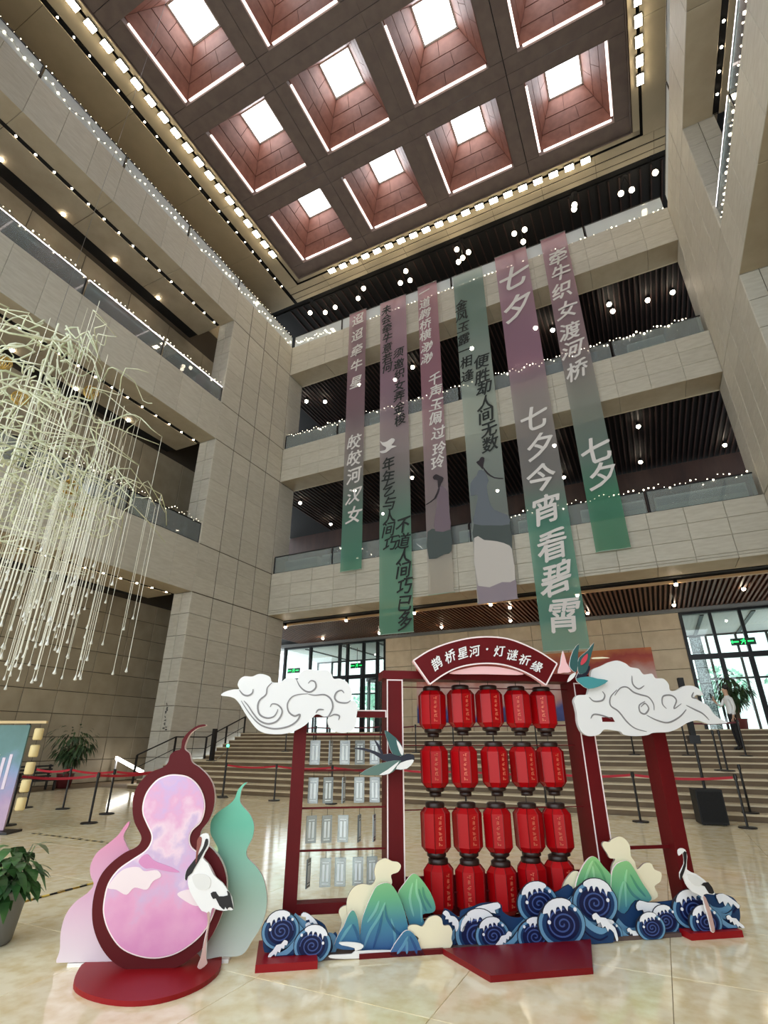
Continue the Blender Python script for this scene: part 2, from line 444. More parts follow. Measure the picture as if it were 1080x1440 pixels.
for s in (-1, 1):
    lip.box(*sorted((s * HX, s * (HX + .05))), -HX - .05, HX + .05, 0, .42); lip.box(-HX, HX, *sorted((s * HX, s * (HX + .05))), 0, .42)
lipm = lip.mesh('coffer_lip', BEAMM)
shell = MB()
hz = lambda z: HX + .07 + (HS - HX) * (z - .3) / (ZS - .3)
vs = [(sx * hz(z), sy * hz(z), z) for z in (.36, ZS) for sx, sy in ((-1, -1), (1, -1), (1, 1), (-1, 1))]
shell.add(vs, [(0, 1, 5, 4), (1, 2, 6, 5), (2, 3, 7, 6), (3, 0, 4, 7)])
shellm = shell.mesh('coffer_shell', M('coffer_gap', (90, 52, 44), .8))
ledm = MB().box(-1.72, 1.9, HX - .13, HX - .02, .16, .2).mesh('cove_light', LEDC)
panem = MB().box(-HS + .06, HS - .06, -HS + .06, HS - .06, ZS, ZS + .02).mesh('skylight_pane', PANE)
fr = MB()
for s in (-1, 1):
    fr.box(*sorted((s * (HS - .07), s * (HS + .02))), -HS, HS, ZS - .05, ZS + .02); fr.box(-HS + .07, HS - .07, *sorted((s * (HS - .07), s * (HS + .02))), ZS - .05, ZS + .02)
frm = fr.mesh('skylight_frame', M('skylight_frame', (210, 205, 200), .5))
hook = MB().box(-.02, .02, -.02, .02, ZS - .35, ZS); hook.box(-.12, .12, -.015, .015, ZS - .2, ZS - .17); hookm = hook.mesh('sprinkler_head', STEEL)
for j, yc in enumerate(CYS):
    for i, xc in enumerate(CX):
        cf = empty('coffer', (xc, yc, ZC)); cf.parent = ceil
        for r in range(4):
            for me in FP: put('coffer_panel', me, cf, (0, 0, 0), r * PI / 2)
            put('cove_light', ledm, cf, (0, 0, 0), r * PI / 2) if r in (0, 1) or (r == 3 and i == 3) else None
        for nm, me in (('coffer_lip', lipm), ('coffer_shell', shellm), ('skylight_pane', panem), ('skylight_frame', frm), ('sprinkler_head', hookm)):
            put(nm, me, cf)
# ================================================================== entrance wall
MUR = GRAD('mural_paint', [(0, (40, 52, 110)), (.18, (70, 80, 150)), (.32, (206, 150, 140)), (.52, (222, 186, 178)), (.72, (190, 84, 52)), (.86, (170, 50, 34)), (1, (206, 120, 60))], 0, 3.4, .5, noise=.9, nscale=.45)
wc = struct('wall_back_centre', MB().box(-14.7, 1.95, WY + .04, WY + .5, PZ, 7.8), JOINT, 'pale stone wall between the two glazed entrances', 'wall')
panels(wc, 'stone_panel', (0, WY + .04, 0), (1, 0, 0), (0, 0, 1), steps(-14.7, 1.95, 9), steps(PZ, 7.7, 6), M('warm_stone', (214, 194, 162), .55, col2=(202, 180, 148), scale=2, var=.04), .04, .018)
mu = MB().box(0, 12.9, -.06, 0, 0, 3.4).build('mural', MUR, None, (-12.5, WY - .01, 2.55))
tag(mu, 'wide orange, red and blue landscape mural on the stone wall', 'mural')
# timber slat ceiling over the landing
ec = struct('ceiling_entrance', MB().box(-24, 10, YF, WY + 3.8, 7.86, 7.95), SLOT, 'timber slat ceiling over the entrance landing', 'ceiling')
sm = MB().box(0, .09, 24.35, WY, 7.7, 7.84).mesh('slat', SLATM)
for i in range(134): put('slat', sm, ec, (-21.0 + i * .205, 0, 0))
MB().box(-24, 10, 24.2, 24.34, 7.69, 7.8).build('edge_trim', M('brass_line', (190, 150, 104), .4), ec)
MB().box(-24, 10, WY - .25, WY, 7.55, 7.72).build('edge_trim', M('grey_trim', (120, 120, 118), .5), ec)

def glazed(name, x0, x1, label, cols, doors):
    g = struct(name, None, None, label, 'window')
    y = WY + .1
    for (xa) in cols: MB().box(xa - .07, xa + .07, y - .12, y + .12, PZ, 7.6).build('mullion', BLACK, g)
    for (z, w) in ((7.52, .09), (5.35, .12), (PZ + .05, .05)): MB().box(x0, x1, y - .1, y + .1, z - w, z + w).build('transom', BLACK, g)
    for a, b in zip(cols[:-1], cols[1:]):
        for (za, zb) in ((PZ + .1, 5.23), (5.47, 7.43)):
            MB().box(a + .07, b - .07, y - .012, y + .012, za, zb).build('pane', DGLASS, g)
    for (a) in doors:
        for s in (-1, 1):
            MB().box(a + s * .55 - .06, a + s * .55 + .06, y - .2, y - .13, PZ, 5.2).build('door_stile', BLACK, g)
            MB().tube([(a + s * .14, y - .26, PZ + .9), (a + s * .14, y - .26, PZ + 1.9)], .02).build('door_handle', STEEL, g)
    return g
glazed('window_1', -22.5, -14.6, 'glazed entrance with black mullions behind the white tag rack', [-22.4, -20.3, -18.0, -17.4, -16.2, -15.2, -14.66], [-19.2, -16.8])
glazed('window_2', 2.0, 9.0, 'bright glazed entrance behind the standing man', [2.02, 3.3, 4.55, 5.9, 7.3, 8.9], [3.9])
# vestibule behind the glass: ceiling, side wall, outer glazing
ves = struct('ceiling_vestibule', MB().box(-24, 10, WY + .4, 36.5, 7.45, 7.6), M('plaster', (236, 240, 240), .7), 'white ceiling of the vestibule behind the glass', 'ceiling')
for i, x in enumerate((-21, -18, -15.4, 3.0, 5.2, 7.4)): MB().box(x - .09, x + .09, WY + .5, 36.4, 7.4, 7.46).build('ceiling_rail', BLACK, ves)
struct('wall_vestibule', MB().box(-14.7, 1.95, WY + .5, 36.5, PZ, 7.6), M('vest_wall', (190, 190, 186), .7), 'side wall of the vestibule behind the mural', 'wall')
def outer(name, x0, x1, n, label):
    g = struct(name, None, None, label, 'window')
    for x in steps(x0, x1, n): MB().box(x - .06, x + .06, 36.4, 36.56, PZ, 7.5).build('mullion', BLACK, g)
    for z in (PZ + .05, 4.9, 6.2, 7.4): MB().box(x0, x1, 36.42, 36.54, z - .05, z + .05).build('transom', BLACK, g)
    for a, b in zip(steps(x0, x1, n)[:-1], steps(x0, x1, n)[1:]): MB().box(a + .06, b - .06, 36.47, 36.49, PZ, 7.4).build('pane', DGLASS, g)
outer('window_3', -24, -14.6, 7, 'outer glazing of the vestibule beyond the tag rack')
outer('window_4', 2.0, 9.6, 5, 'outer glazing of the vestibule beyond the standing man')
# carved screen strips beside the doors
SCR = M('carved_screen', (126, 140, 150), .6, col2=(206, 220, 226), scale=16, lo=.45, hi=.55)
for i, (x, y, w) in enumerate(((2.6, 35.8, .6), (7.0, WY + .8, .9), (-15.3, 35.6, .5))):
    s = empty('carved_screen', (x, y, PZ)); tag(s, ['narrow carved screen between bright entrance windows', 'dark carved screen beside the entrance doors at the pier', 'narrow carved screen behind the revolving drum'][i], 'screen')
    MB().box(0, w, 0, .05, 0, 5.3).build('frame', BLACK, s)
    for k in range(6): MB().box(.04, w - .04, -.03, 0, .08 + k * .87, .9 + k * .87).build('screen_panel', SCR if i != 1 else M('carved_dark', (70, 74, 82), .6, col2=(126, 132, 142), scale=14, lo=.45, hi=.55), s)
# revolving door drum on the far entrance
rd = empty('revolving_door', (-16.2, 33.2, PZ)); tag(rd, 'revolving door drum with silver posts behind the glass', 'door')
for k in range(8):
    q = k * PI / 4
    MB().box(-.05, .05, -.05, .05, 0, 3.4).build('post', STEEL if k % 2 else BLACK, rd, (1.3 * math.cos(q), 1.3 * math.sin(q), 0))
MB().lathe([(1.4, 3.4), (1.4, 3.75)], 24).build('canopy', BLACK, rd)
for k in range(3): MB().box(0, 1.2, -.02, .02, .1, 3.3).build('wing', DGLASS, rd, (0, 0, 0), k * 2 * PI / 3 + .3)
MB().tube([(0, 0, 0), (0, 0, 3.4)], .05, 8).build('axle', STEEL, rd)
# outside ground and trees seen through the glass
struct('ground_outside', MB().box(-60, 60, 36.7, 140, PZ - .4, PZ - .1), M('paving', (200, 204, 200), .8), 'pale paving outside the entrance', 'ground')
LEAF = M('tree_leaf', (206, 240, 222), .6, col2=(170, 222, 196), scale=3)
for i, (x, y, r) in enumerate(((6.0, 58, 2.2), (11.0, 56, 2.0), (-30, 58, 2.4), (1.5, 64, 2.4))):
    t = empty('tree', (x, y, PZ - .1)); tag(t, 'leafy green tree outside the entrance glass, ' + ('straight behind the standing man', 'beyond the facing pier', 'behind the revolving door', 'farthest from the glass')[i], 'tree', 'trees outside the entrance')
    MB().tube([(0, 0, 0), (.1, 0, 2), (0, .1, 3.6)], [.16, .12, .08], 8).build('trunk', M('bark', (90, 72, 58), .8), t)
    c = MB(); rr = random.Random(i)
    for k in range(420):
        d = Vector((rr.gauss(0, 1), rr.gauss(0, 1), rr.gauss(0, 1))).normalized() * r * rr.random() ** .4
        p = Vector((0, 0, 4.2)) + Vector((d.x, d.y, d.z * .9)); a = Vector((rr.gauss(0, 1), rr.gauss(0, 1), rr.gauss(0, 1))).normalized() * .3; b = a.orthogonal().normalized() * .2
        c.add([p - a, p + b, p + a, p - b], [(0, 1, 2, 3)])
    cr = c.build('crown', LEAF, t); cr['kind'] = 'stuff'

# exit signs
EXG = GLOW('exit_green', (40, 230, 110), 1.6)
for i, (px, py, Y) in enumerate(((413, 943, WY - .1), (502, 936, WY + 1.6), (1045, 902, WY - .1))):
    p = aty(px, py, Y)
    s = empty('exit_sign', p); tag(s, ['green running figure exit sign over the doors beside the pier', 'green running figure exit sign inside the vestibule', 'green running figure exit sign over the doors behind the standing man'][i], 'sign')
    sbx = MB().box(-.5, .5, -.02, .03, -.16, .16).build('sign_box', M('sign_dark', (14, 50, 34), .5), s)
    f = MB(); f.box(-.05, .06, -.03, -.02, -.02, .08); f.ball((.05, -.025, .11), .03)
    f.tube([(0, -.025, 0), (-.06, -.025, -.06), (-.1, -.025, -.12)], .016); f.tube([(.03, -.025, 0), (.08, -.025, -.05), (.05, -.025, -.13)], .016)
    f.tube([(.04, -.025, .06), (.11, -.025, .02)], .014); f.tube([(-.03, -.025, .06), (-.1, -.025, .05)], .014)
    f.box(-.42, -.18, -.03, -.02, -.03, .03); f.box(.18, .42, -.03, -.02, -.03, .03); f.add([(-.42, -.025, .1), (-.5, -.025, 0), (-.42, -.025, -.1)], [(0, 1, 2)])
    f.build('pictogram', EXG, sbx)
    if i == 1: MB().box(-.015, .015, -.01, .01, .16, 7.45 - p.z).build('hanging_rod', BLACK, s)

# ================================================================== lamps
lampm = MB(); lampm.box(-.27, .27, -.17, .17, -.01, .1, 0); lampm.box(-.24, .24, -.15, .15, -.05, -.01, 1)
lampm = lampm.mesh('trough_lamp', [BLACK, LAMPM])
NTH = 'first second third fourth fifth sixth seventh eighth ninth tenth eleventh twelfth thirteenth fourteenth fifteenth sixteenth seventeenth eighteenth nineteenth twentieth'.split() + ['twenty-' + w for w in 'first second third fourth fifth'.split()]
def row(name, me, pts, label, cat, group, rz=0.0, count=None):
    for i, p in enumerate(pts): tag(put(name, me, None, p, rz), '%s %s from %s' % (label, NTH[i], count) if count else label, cat, group)
row('trough_lamp', lampm, [(LX, 19.0 - .86 * k, ZC - .105) for k in range(0, 20)], 'square warm lamp of the trough above the sculpture,', 'lamp', 'lamps of the ceiling trough over the sculpture', PI / 2, 'the banner corner')
row('trough_lamp', lampm, [(-14.96 + .9 * k, BYL, ZC - .105) for k in range(0, 20)], 'square warm lamp of the trough above the banners,', 'lamp', 'lamps of the ceiling trough over the banners', 0.0, 'the stair pier corner')
row('trough_lamp', lampm, [(RX, 18.97 - .86 * k, ZC - .105) for k in range(0, 8)], 'square warm lamp of the trough along the facing pier,', 'lamp', 'lamps of the ceiling trough along the pier', PI / 2, 'the banner corner')
spotm = MB(); spotm.lathe([(.05, .02), (.05, .09)], 8, 0); spotm.lathe([(.045, 0), (.045, .02)], 8, 1)
spotm = spotm.mesh('slot_spotlight', [BLACK, SPOTM], True)
row('slot_spotlight', spotm, [(-19.1, 21.6 - .82 * k, ZC + .02) for k in range(23)], 'tiny spotlight in the dark ceiling slot,', 'spotlight', 'spotlights of the ceiling slot', 0.0, 'the banner corner')
for k in range(3):
    row('slot_spotlight', spotm, [(XL - 1.18, 16.4 - .82 * j, LEV[k][0] - .005) for j in range(17 if k else 11)], 'tiny spotlight under the %s aisle balcony,' % NAMES[k], 'spotlight', 'spotlights under the %s side balcony' % NAMES[k], 0.0, 'the stair pier')
row('slot_spotlight', spotm, [(XR + 1.18, 16.0 - .82 * j, LEV[2][0] - .005) for j in range(8)], 'tiny spotlight under the third balcony facing the sculpture,', 'spotlight', 'spotlights under the third facing balcony', 0.0, 'its pier')
gl = MB(); gl.lathe([(.11, .02), (.13, .2)], 10, 0); gl.ball((0, 0, 0), .13, 1, 8, 5)
glm = gl.mesh('gallery_spotlight', [BLACK, SPOTM], True)
def small(sc):
    g = MB(); g.lathe([(.11 * sc, .02), (.13 * sc, .2)], 10, 0); g.ball((0, 0, 0), .13 * sc, 1, 8, 5); return g.mesh('gallery_spotlight', [BLACK, SPOTM], True)
for k, (zt, rows) in enumerate(((16.45, ((25.55, (-18.9, -14.7, -10.7, -6.4, -2.3, 1.86)), (29.6, (-19.0, -14.7, -10.5, -6.5, -2.4, 1.84, 6.0)))), (24.65, ((25.4, (-18.9, -14.5, -10.4, -6.3, -2.3, 1.85)), (26.05, (-17.7, -12.0, -1.4, 2.0, 3.84, 5.1)))))):
    row('gallery_spotlight', glm if k else small(.8), [(x, Y, zt - .2) for Y, xs_ in rows for x in xs_], 'round spotlight on the dark ceiling of the %s gallery' % NAMES[k], 'spotlight', 'spotlights of the %s gallery ceiling' % NAMES[k])
row('recessed_downlight', small(.6), [(x, Y, 7.62) for Y in (24.2, 28.2) for x in (-18.3, -14.25, -10.2, -6.2, -2.2, 1.75)] + [(4.4, 26.3, 7.62), (-5.5, 25.2, 7.62)], 'small downlight in the timber ceiling of the entrance', 'downlight', 'downlights of the entrance ceiling')
# side aisle lamps at the upper left balconies
row('gallery_spotlight', small(.7), [(-20.9, Y, LEV[1][0]) for Y in (13.6, 10.8, 8.0, 5.2)], 'small round spotlight above the first aisle balcony,', 'spotlight', 'spotlights of the aisle balconies', 0.0, 'the stair pier')
row('gallery_spotlight', small(.7), [(-20.9, Y, LEV[2][0]) for Y in (13.6, 10.8, 8.0, 5.2)], 'small round spotlight above the second aisle balcony,', 'spotlight', 'spotlights of the aisle balconies', 0.0, 'the stair pier')
# pendant clusters in the top gallery
BULB = GLOW('pendant_bulb', (255, 238, 206), 12.0)
pc0 = None
for i, (px, py, n) in enumerate(((922, 244, 1), (884, 270, 2), (812, 293, 2), (733, 330, 3), (650, 358, 4), (571, 392, 3), (505, 415, 2), (464, 437, 2), (436, 441, 1))):
    p = atz(px, py, 31.0)
    e = empty('pendant_cluster', (p.x, p.y, ZC + .08)); tag(e, 'glowing pendant bulbs over the top gallery, ' + ('at the facing pier', 'one cluster off the facing pier', 'beside the shorter banner', 'over the broad brush banner', 'over the pale green banner, the fullest cluster', 'over the rose banner', 'over the narrow mauve banner', 'between the stair pier and mauve banner', 'single bulb beside the stair pier')[i], 'pendant lamp', 'pendant clusters of the top gallery')
    rr = random.Random(i + 3)
    MB().lathe([(.18, -.05), (.18, 0)], 10).build('ceiling_plate', BLACK, e)
    for k in range(n):
        q = 2.4 * k + i; d = Vector((.42 * math.cos(q), .3 * math.sin(q), -1.0 - .35 * k)) if n > 1 else Vector((0, 0, -1.3))
        b = MB(); b.tube([(0, 0, 0), d + Vector((0, 0, .2))], .012, 5); cd_ = b.build('cord', BLACK, e)
        MB().ball(d, .16, 0, 10, 7).build('bulb', BULB, cd_)

# ================================================================== glass railings
def railing(name, A, B, z, h, label, group, led=False, post=True):
    A, B = Vector((*A, z)), Vector((*B, z)); L = (B - A).length; rz = math.atan2(B.y - A.y, B.x - A.x)
    e = empty(name, A, rz); tag(e, label, 'railing', group)
    L -= .07
    MB().box(.03, L - .03, -.01, .01, .05, h).build('pane', RGLASS3 if z > 26 else RGLASS, e)
    hr_ = MB().box(0, L, -.03, .03, h, h + .05).build('handrail', BLACK if not led else STEEL, e)
    MB().box(0, L, -.03, .03, 0, .05).build('base_rail', BLACK, e)
    if post: MB().box(-.03, .03, -.03, .03, 0, h).build('post', BLACK, e)
    if led:
        MB().box(.05, L - .05, -.035, .035, h + .05, h + .085).build('led_strip', LEDM, hr_)
        MB().box(.05, L - .05, -.05, -.03, h - .2, h - .165).build('led_strip', LEDM, hr_)
    return e
ORD = ['first', 'second', 'third', 'fourth', 'fifth', 'sixth']
for k in range(3):
    h = (1.0, .92, .9)[k]
    yy = [YC - 4.11 * i for i in range(6)]
    for q, (a, b) in enumerate(zip(yy[1:], yy[:-1])):
        railing('glass_railing', (XL - .1, b), (XL - .1, a), LEV[k][1], h, 'glass balustrade panel on the %s aisle balcony, %s bay from the stair pier' % (NAMES[k], ORD[q]), 'glass panels of the %s aisle balcony' % NAMES[k], led=(k == 1))
    if k:
        for q, (a, b) in enumerate(zip(yy[1:4], yy[:3])):
            railing('glass_railing', (XR + .1, a), (XR + .1, b), LEV[k][1], h, 'glass balustrade panel on the %s balcony facing the sculpture, %s bay from its pier' % (NAMES[k], ORD[q]), 'glass panels of the %s facing balcony' % NAMES[k], led=(k == 1))
    if k == 2:
        railing('glass_railing', (XL - .1, YC), (XL - .1, YB + .1), LEV[k][1], h, 'glass balustrade panel on top of the stair pier at the third level', 'glass panels of the third aisle balcony')
        railing('glass_railing', (XR + .1, YC), (XR + .1, YB + .1), LEV[k][1], h, 'glass balustrade panel on top of the facing pier at the third level', 'glass panels of the third facing balcony')
    xx = steps(XL + .05, XR - .05, 6)
    for q, (a, b) in enumerate(zip(xx[:-1], xx[1:])):
        railing('glass_railing', (a, YB + .14), (b, YB + .14), LEV[k][1], 1.0, 'glass balustrade panel of the %s banner gallery, %s bay from the stair rail pier' % (NAMES[k], ORD[q]), 'glass panels of the %s gallery' % NAMES[k])
# white display boards and low walls seen behind the gallery glass
WB = M('white_board', (228, 226, 222), .6)
for k, spans in ((0, ((-17.6, -15.4), (-15.1, -13.8), (-9.6, -8.8), (-7.1, -6.4), (-4.2, -2.5), (-1.4, 1.2), (1.6, 4.9))), (1, ((-12.2, -10.8), (2.0, 3.6)))):
    for q, (a, b) in enumerate(spans):
        c = empty('display_case', (a, YB + .4, LEV[k][1] + .035)); tag(c, 'white display case behind the %s gallery glass, %s from the stair pier' % (NAMES[k], ORD[q] if q < 6 else 'seventh'), 'display case', 'display cases on the %s gallery' % NAMES[k])
        MB().box(0, b - a, 0, .5, 0, .75).build('body', WB, c); MB().box(.05, b - a - .05, -.02, 0, .35, .65).build('label_panel', M('panel_grey', (190, 188, 196), .5), c)
pb = MB().box(0, 2.6, -.03, .03, 0, .8).build('poster_board', M('poster_violet', (196, 190, 214), .5, col2=(120, 116, 150), scale=1.6), None, (-2.0, YB + .3, LEV[1][1]))
tag(pb, 'pale violet poster board on the rail of the second gallery', 'poster board')

# ================================================================== string lights
def fairy(name, pts, label, n, drop=.0, seed=0, r=.028, group=None):
    e = empty(name, pts[0]); o = Vector(pts[0]); tag(e, label, 'string lights', group)
    rr = random.Random(seed); w = []; b = MB(); pts = [Vector(p) for p in pts]
    T = len(pts) - 1
    for i in range(n + 1):
        t = i / n * T; k = min(int(t), T - 1); p = pts[k].lerp(pts[k + 1], t - k) - o
        sag = -abs(math.sin(i * .55)) * drop * rr.uniform(.3, 1)
        p = p + Vector((0, 0, sag + rr.uniform(-.05, .05)))
        w.append(p); b.ball(p - Vector((0, 0, .02)), r * rr.choice((.4, .5, .6, 1.0)), 0, 5, 3)
    MB().tube(w, .006, 3).build('wire', M('wire', (40, 40, 40), .6), e)
    bo = b.build('bulbs', BULBM, e); bo['kind'] = 'stuff'
fairy('string_lights', [(XL - .065, -1.5, 27.8), (XL - .065, 22.2, 27.8)], 'thin string of lights above the glass of the third aisle balcony', 90, .05, 1, .022)
fairy('string_lights', [(XL - .065, -1.5, 27.35), (XL - .065, 22.2, 27.35)], 'tangled fairy lights on the glass of the third aisle balcony', 84, .4, 2, .05)
fairy('string_lights', [(XL - .065, -1, 19.75), (XL - .065, 16.6, 19.75)], 'fairy lights over the lit handrail of the second aisle balcony', 80, .3, 3, .034)
fairy('string_lights', [(XL - .065, 9, 11.6), (XL - .065, 16.6, 11.6)], 'fairy lights over the rail of the first aisle balcony', 50, .3, 4, .022)
fairy('string_lights', [(-18, YB + .1, 27.4), (-15.2, YB + .1, 27.4)], 'fairy lights on the top gallery glass beside the corner', 20, .4, 5, .045)
fairy('string_lights', [(-13, YB + .1, 26.95), (5.1, YB + .1, 26.95)], 'fairy lights along the foot of the top gallery glass', 80, .1, 6, .04)
fairy('string_lights', [(-17.9, YB + .1, 19.65), (-13.8, YB + .1, 19.65)], 'fairy lights on the second gallery rail beside the corner', 24, .35, 7, .04)
fairy('string_lights', [(-12.3, YB + .1, 19.65), (-5, YB + .1, 19.65)], 'fairy lights on the second gallery rail between the narrow banners', 30, .3, 8, .034)
fairy('string_lights', [(-4.4, YB + .1, 19.7), (4.6, YB + .1, 19.7)], 'bright fairy lights on the second gallery rail beside the pier', 60, .35, 9, .045)
fairy('string_lights', [(-6, YB + .1, 11.55), (5.0, YB + .1, 11.55)], 'fairy lights on the first gallery rail beside the pier', 56, .35, 10, .036)
fairy('string_lights', [(XR + .065, 9, 18.9), (XR + .065, 16.6, 18.9)], 'fairy lights beside the lit handrail facing the sculpture', 30, .2, 11, .05)
# ================================================================== the festival display
TH = math.radians(36)
DU = Vector((math.cos(TH), math.sin(TH), 0)); DN = Vector((math.sin(TH), -math.cos(TH), 0)); DO = Vector((-3.21, 4.31, 0))
def LP(px, py, off, O=DO, th=TH):
    """photo pixel -> (along, up) on the upright plane OFF metres in front of the display line"""
    u = Vector((math.cos(th), math.sin(th), 0)); n = Vector((math.sin(th), -math.cos(th), 0))
    d = ray(px, py); P = EYEP + d * (((O + n * off) - EYEP).dot(n) / d.dot(n))
    return ((P - O).dot(u), P.z)
def crop(x0, y0, s): return lambda pts: [(x0 + x / s, y0 + y / s) for x, y in pts]
cA = crop(80, 1010, 3.484); cB = crop(240, 1160, 6.86); cC = crop(305, 930, 5.143); cD = crop(780, 890, 4.32)
cE = crop(350, 1200, 3.6); cF = crop(600, 1200, 4.154); cG = crop(800, 1160, 4.154); cH = crop(560, 880, 4.5); cK = crop(330, 860, 4.0)
def smooth(pts, k=4, closed=True):
    n = len(pts); out = []
    rng = range(n) if closed else range(n - 1)
    for i in rng:
        g = (lambda j: pts[j % n]) if closed else (lambda j: pts[max(0, min(n - 1, j))])
        p0, p1, p2, p3 = g(i - 1), g(i), g(i + 1), g(i + 2)
        for s in range(k):
            t = s / k; t2, t3 = t * t, t * t * t
            out.append(tuple(.5 * (2 * p1[a] + (p2[a] - p0[a]) * t + (2 * p0[a] - 5 * p1[a] + 4 * p2[a] - p3[a]) * t2 + (3 * p1[a] - p0[a] - 3 * p2[a] + p3[a]) * t3) for a in (0, 1)))
    if not closed: out.append(tuple(pts[-1]))
    return out
def cutmb(mb, pts, y, t, mi=0, ms=1, zmin=None):
    """board cut along PTS (x, z), front at y, thickness t"""
    if zmin is not None: pts = [(a, max(b, zmin)) for a, b in pts]
    ar = sum(pts[i][0] * pts[(i + 1) % len(pts)][1] - pts[(i + 1) % len(pts)][0] * pts[i][1] for i in range(len(pts)))
    if ar < 0: pts = pts[::-1]
    n = len(pts)
    tr = tessellate_polygon([[Vector((a, b, 0)) for a, b in pts]])
    vs = [(a, y, b) for a, b in pts] + [(a, y + t, b) for a, b in pts]
    ff = []
    for q in tr:
        a, b, c = (pts[i] for i in q)
        if (b[0] - a[0]) * (c[1] - a[1]) - (c[0] - a[0]) * (b[1] - a[1]) < 0: q = (q[0], q[2], q[1])
        ff.append(tuple(q))
    mb.add(vs, ff + [tuple(i + n for i in reversed(f)) for f in ff], mi)
    mb.add(vs, [(i, i + n, (i + 1) % n + n, (i + 1) % n) for i in range(n)], ms)
    return mb
def ribbon(pts, w, k=5, taper=True):
    p = smooth(pts, k, False); L = []; Rr = []; n = len(p)
    for i in range(n):
        a, b = p[max(0, i - 1)], p[min(n - 1, i + 1)]
        dx, dz = b[0] - a[0], b[1] - a[1]; l = math.hypot(dx, dz) or 1
        h = w / 2 * ((.25 + .75 * math.sin(PI * min(1, max(0, i / (n - 1)))) ** .6) if taper else 1)
        L.append((p[i][0] - dz / l * h, p[i][1] + dx / l * h)); Rr.append((p[i][0] + dz / l * h, p[i][1] - dx / l * h))
    return L, Rr
def ribmb(mb, pts, w, y, t, mi=0, k=5, taper=True):
    L, Rr = ribbon(pts, w, k, taper); n = len(L)
    vs = [(a, y, b) for a, b in L] + [(a, y, b) for a, b in Rr] + [(a, y + t, b) for a, b in L] + [(a, y + t, b) for a, b in Rr]
    fs = []
    for i in range(n - 1):
        fs += [(i, n + i, n + i + 1, i + 1), (i, i + 1, 2 * n + i + 1, 2 * n + i), (n + i, 3 * n + i, 3 * n + i + 1, n + i + 1)]
    fs += [(0, 2 * n, 3 * n, n), (n - 1, 2 * n - 1, 4 * n - 1, 3 * n - 1)]
    return mb.add(vs, fs, mi)
class Board:
    """one free-standing cut-out thing in the display; traces are photo pixels"""
    def __init__(s, name, label, cat, u0, off, group=None, O=DO, th=TH):
        s.u0, s.off, s.O, s.th = u0, off, O, th
        u = Vector((math.cos(th), math.sin(th), 0)); n = Vector((math.sin(th), -math.cos(th), 0))
        s.e = empty(name, O + u * u0 + n * off, th); tag(s.e, label, cat, group)
    def loc(s, px, off=None):
        r = [LP(x, y, s.off if off is None else off, s.O, s.th) for x, y in px]
        return [(a - s.u0, b) for a, b in r]
    def cut(s, name, px, mats, fwd=0.0, t=.02, sm=4, zmin=.002, parent=None, part=True):
        p = s.loc(px, s.off + fwd); p = smooth(p, sm) if sm else p
        if s.O is DO and s.off < .4: p = [(a, max(b, .052)) if (a + s.u0 < .42 or a + s.u0 > 3.66) else (a, b) for a, b in p]
        mats = mats if isinstance(mats, (list, tuple)) else [mats, mats]
        return cutmb(MB(), p, -fwd, t, zmin=zmin).build(name, mats, parent or s.e)
    def line(s, name, px, w, mat, fwd=.004, t=.006, parent=None, taper=True):
        return ribmb(MB(), s.loc(px, s.off + fwd), w, -fwd, t, taper=taper).build(name, mat, parent or s.e)

RED = M('frame_red', (100, 8, 15), .55, col2=(92, 6, 13), scale=3, spec=.25)
RED2 = M('base_red', (144, 11, 20), .45, spec=.3)
REDL = M('lantern_red', (176, 4, 14), .4, spec=.35)
WHT = M('board_white', (240, 238, 238), .5)
EDGE = M('board_edge', (250, 232, 232), .5)
PINKW = M('pink_edge', (248, 196, 200), .5)
INK = M('ink_black', (26, 22, 24), .6)
GROOVE = M('groove_shadow_grey', (138, 134, 136), .6)  # shadow inside the clouds' cut grooves, painted as grey strips
CREAM = M('cream_board', (244, 234, 204), .5)
GREYB = M('board_back', (150, 136, 128), .6)

# ---- gourd cut-outs
GTH = math.radians(30); GO = atz(215, 1362, .03); GO = Vector((GO.x, GO.y, 0))
gb = Board('gourd_cutout', 'tall dark red gourd board with pink cloud face on oval red foot', 'display board', 0, 0, None, GO, GTH)
gout = cA([(728, 38), (690, 48), (655, 75), (634, 112), (626, 150), (650, 175), (662, 215), (700, 243), (745, 290), (770, 350), (770, 430), (745, 500), (705, 555), (712, 605), (760, 640), (805, 700), (830, 780), (828, 880), (800, 980), (750, 1080), (690, 1150), (600, 1215), (520, 1240), (430, 1245), (340, 1230), (270, 1190), (215, 1120), (180, 1030), (172, 940), (185, 850), (215, 770), (265, 710), (330, 660), (390, 630), (412, 600), (410, 570), (380, 510), (370, 440), (378, 370), (410, 310), (460, 265), (520, 240), (545, 215), (555, 180), (580, 160), (607, 150), (614, 108), (643, 68), (685, 38), (722, 30)])
gin = cA([(575, 275), (640, 285), (690, 325), (720, 385), (725, 450), (705, 510), (665, 550), (650, 590), (660, 630), (700, 665), (750, 720), (785, 800), (790, 880), (765, 970), (720, 1050), (650, 1115), (570, 1160), (480, 1178), (390, 1165), (310, 1125), (255, 1050), (228, 970), (228, 900), (250, 810), (300, 740), (370, 690), (430, 650), (458, 610), (462, 570), (440, 520), (420, 470), (420, 420), (440, 360), (485, 305), (530, 282)])
gb.cut('body', gout, [M('gourd_red', (86, 6, 14), .55, spec=.25), EDGE], 0, .05, zmin=.03)
gb.cut('rim', gin, [EDGE, EDGE], .012, .012)
cx_, cy2 = sum(p[0] for p in gin) / len(gin), sum(p[1] for p in gin) / len(gin)
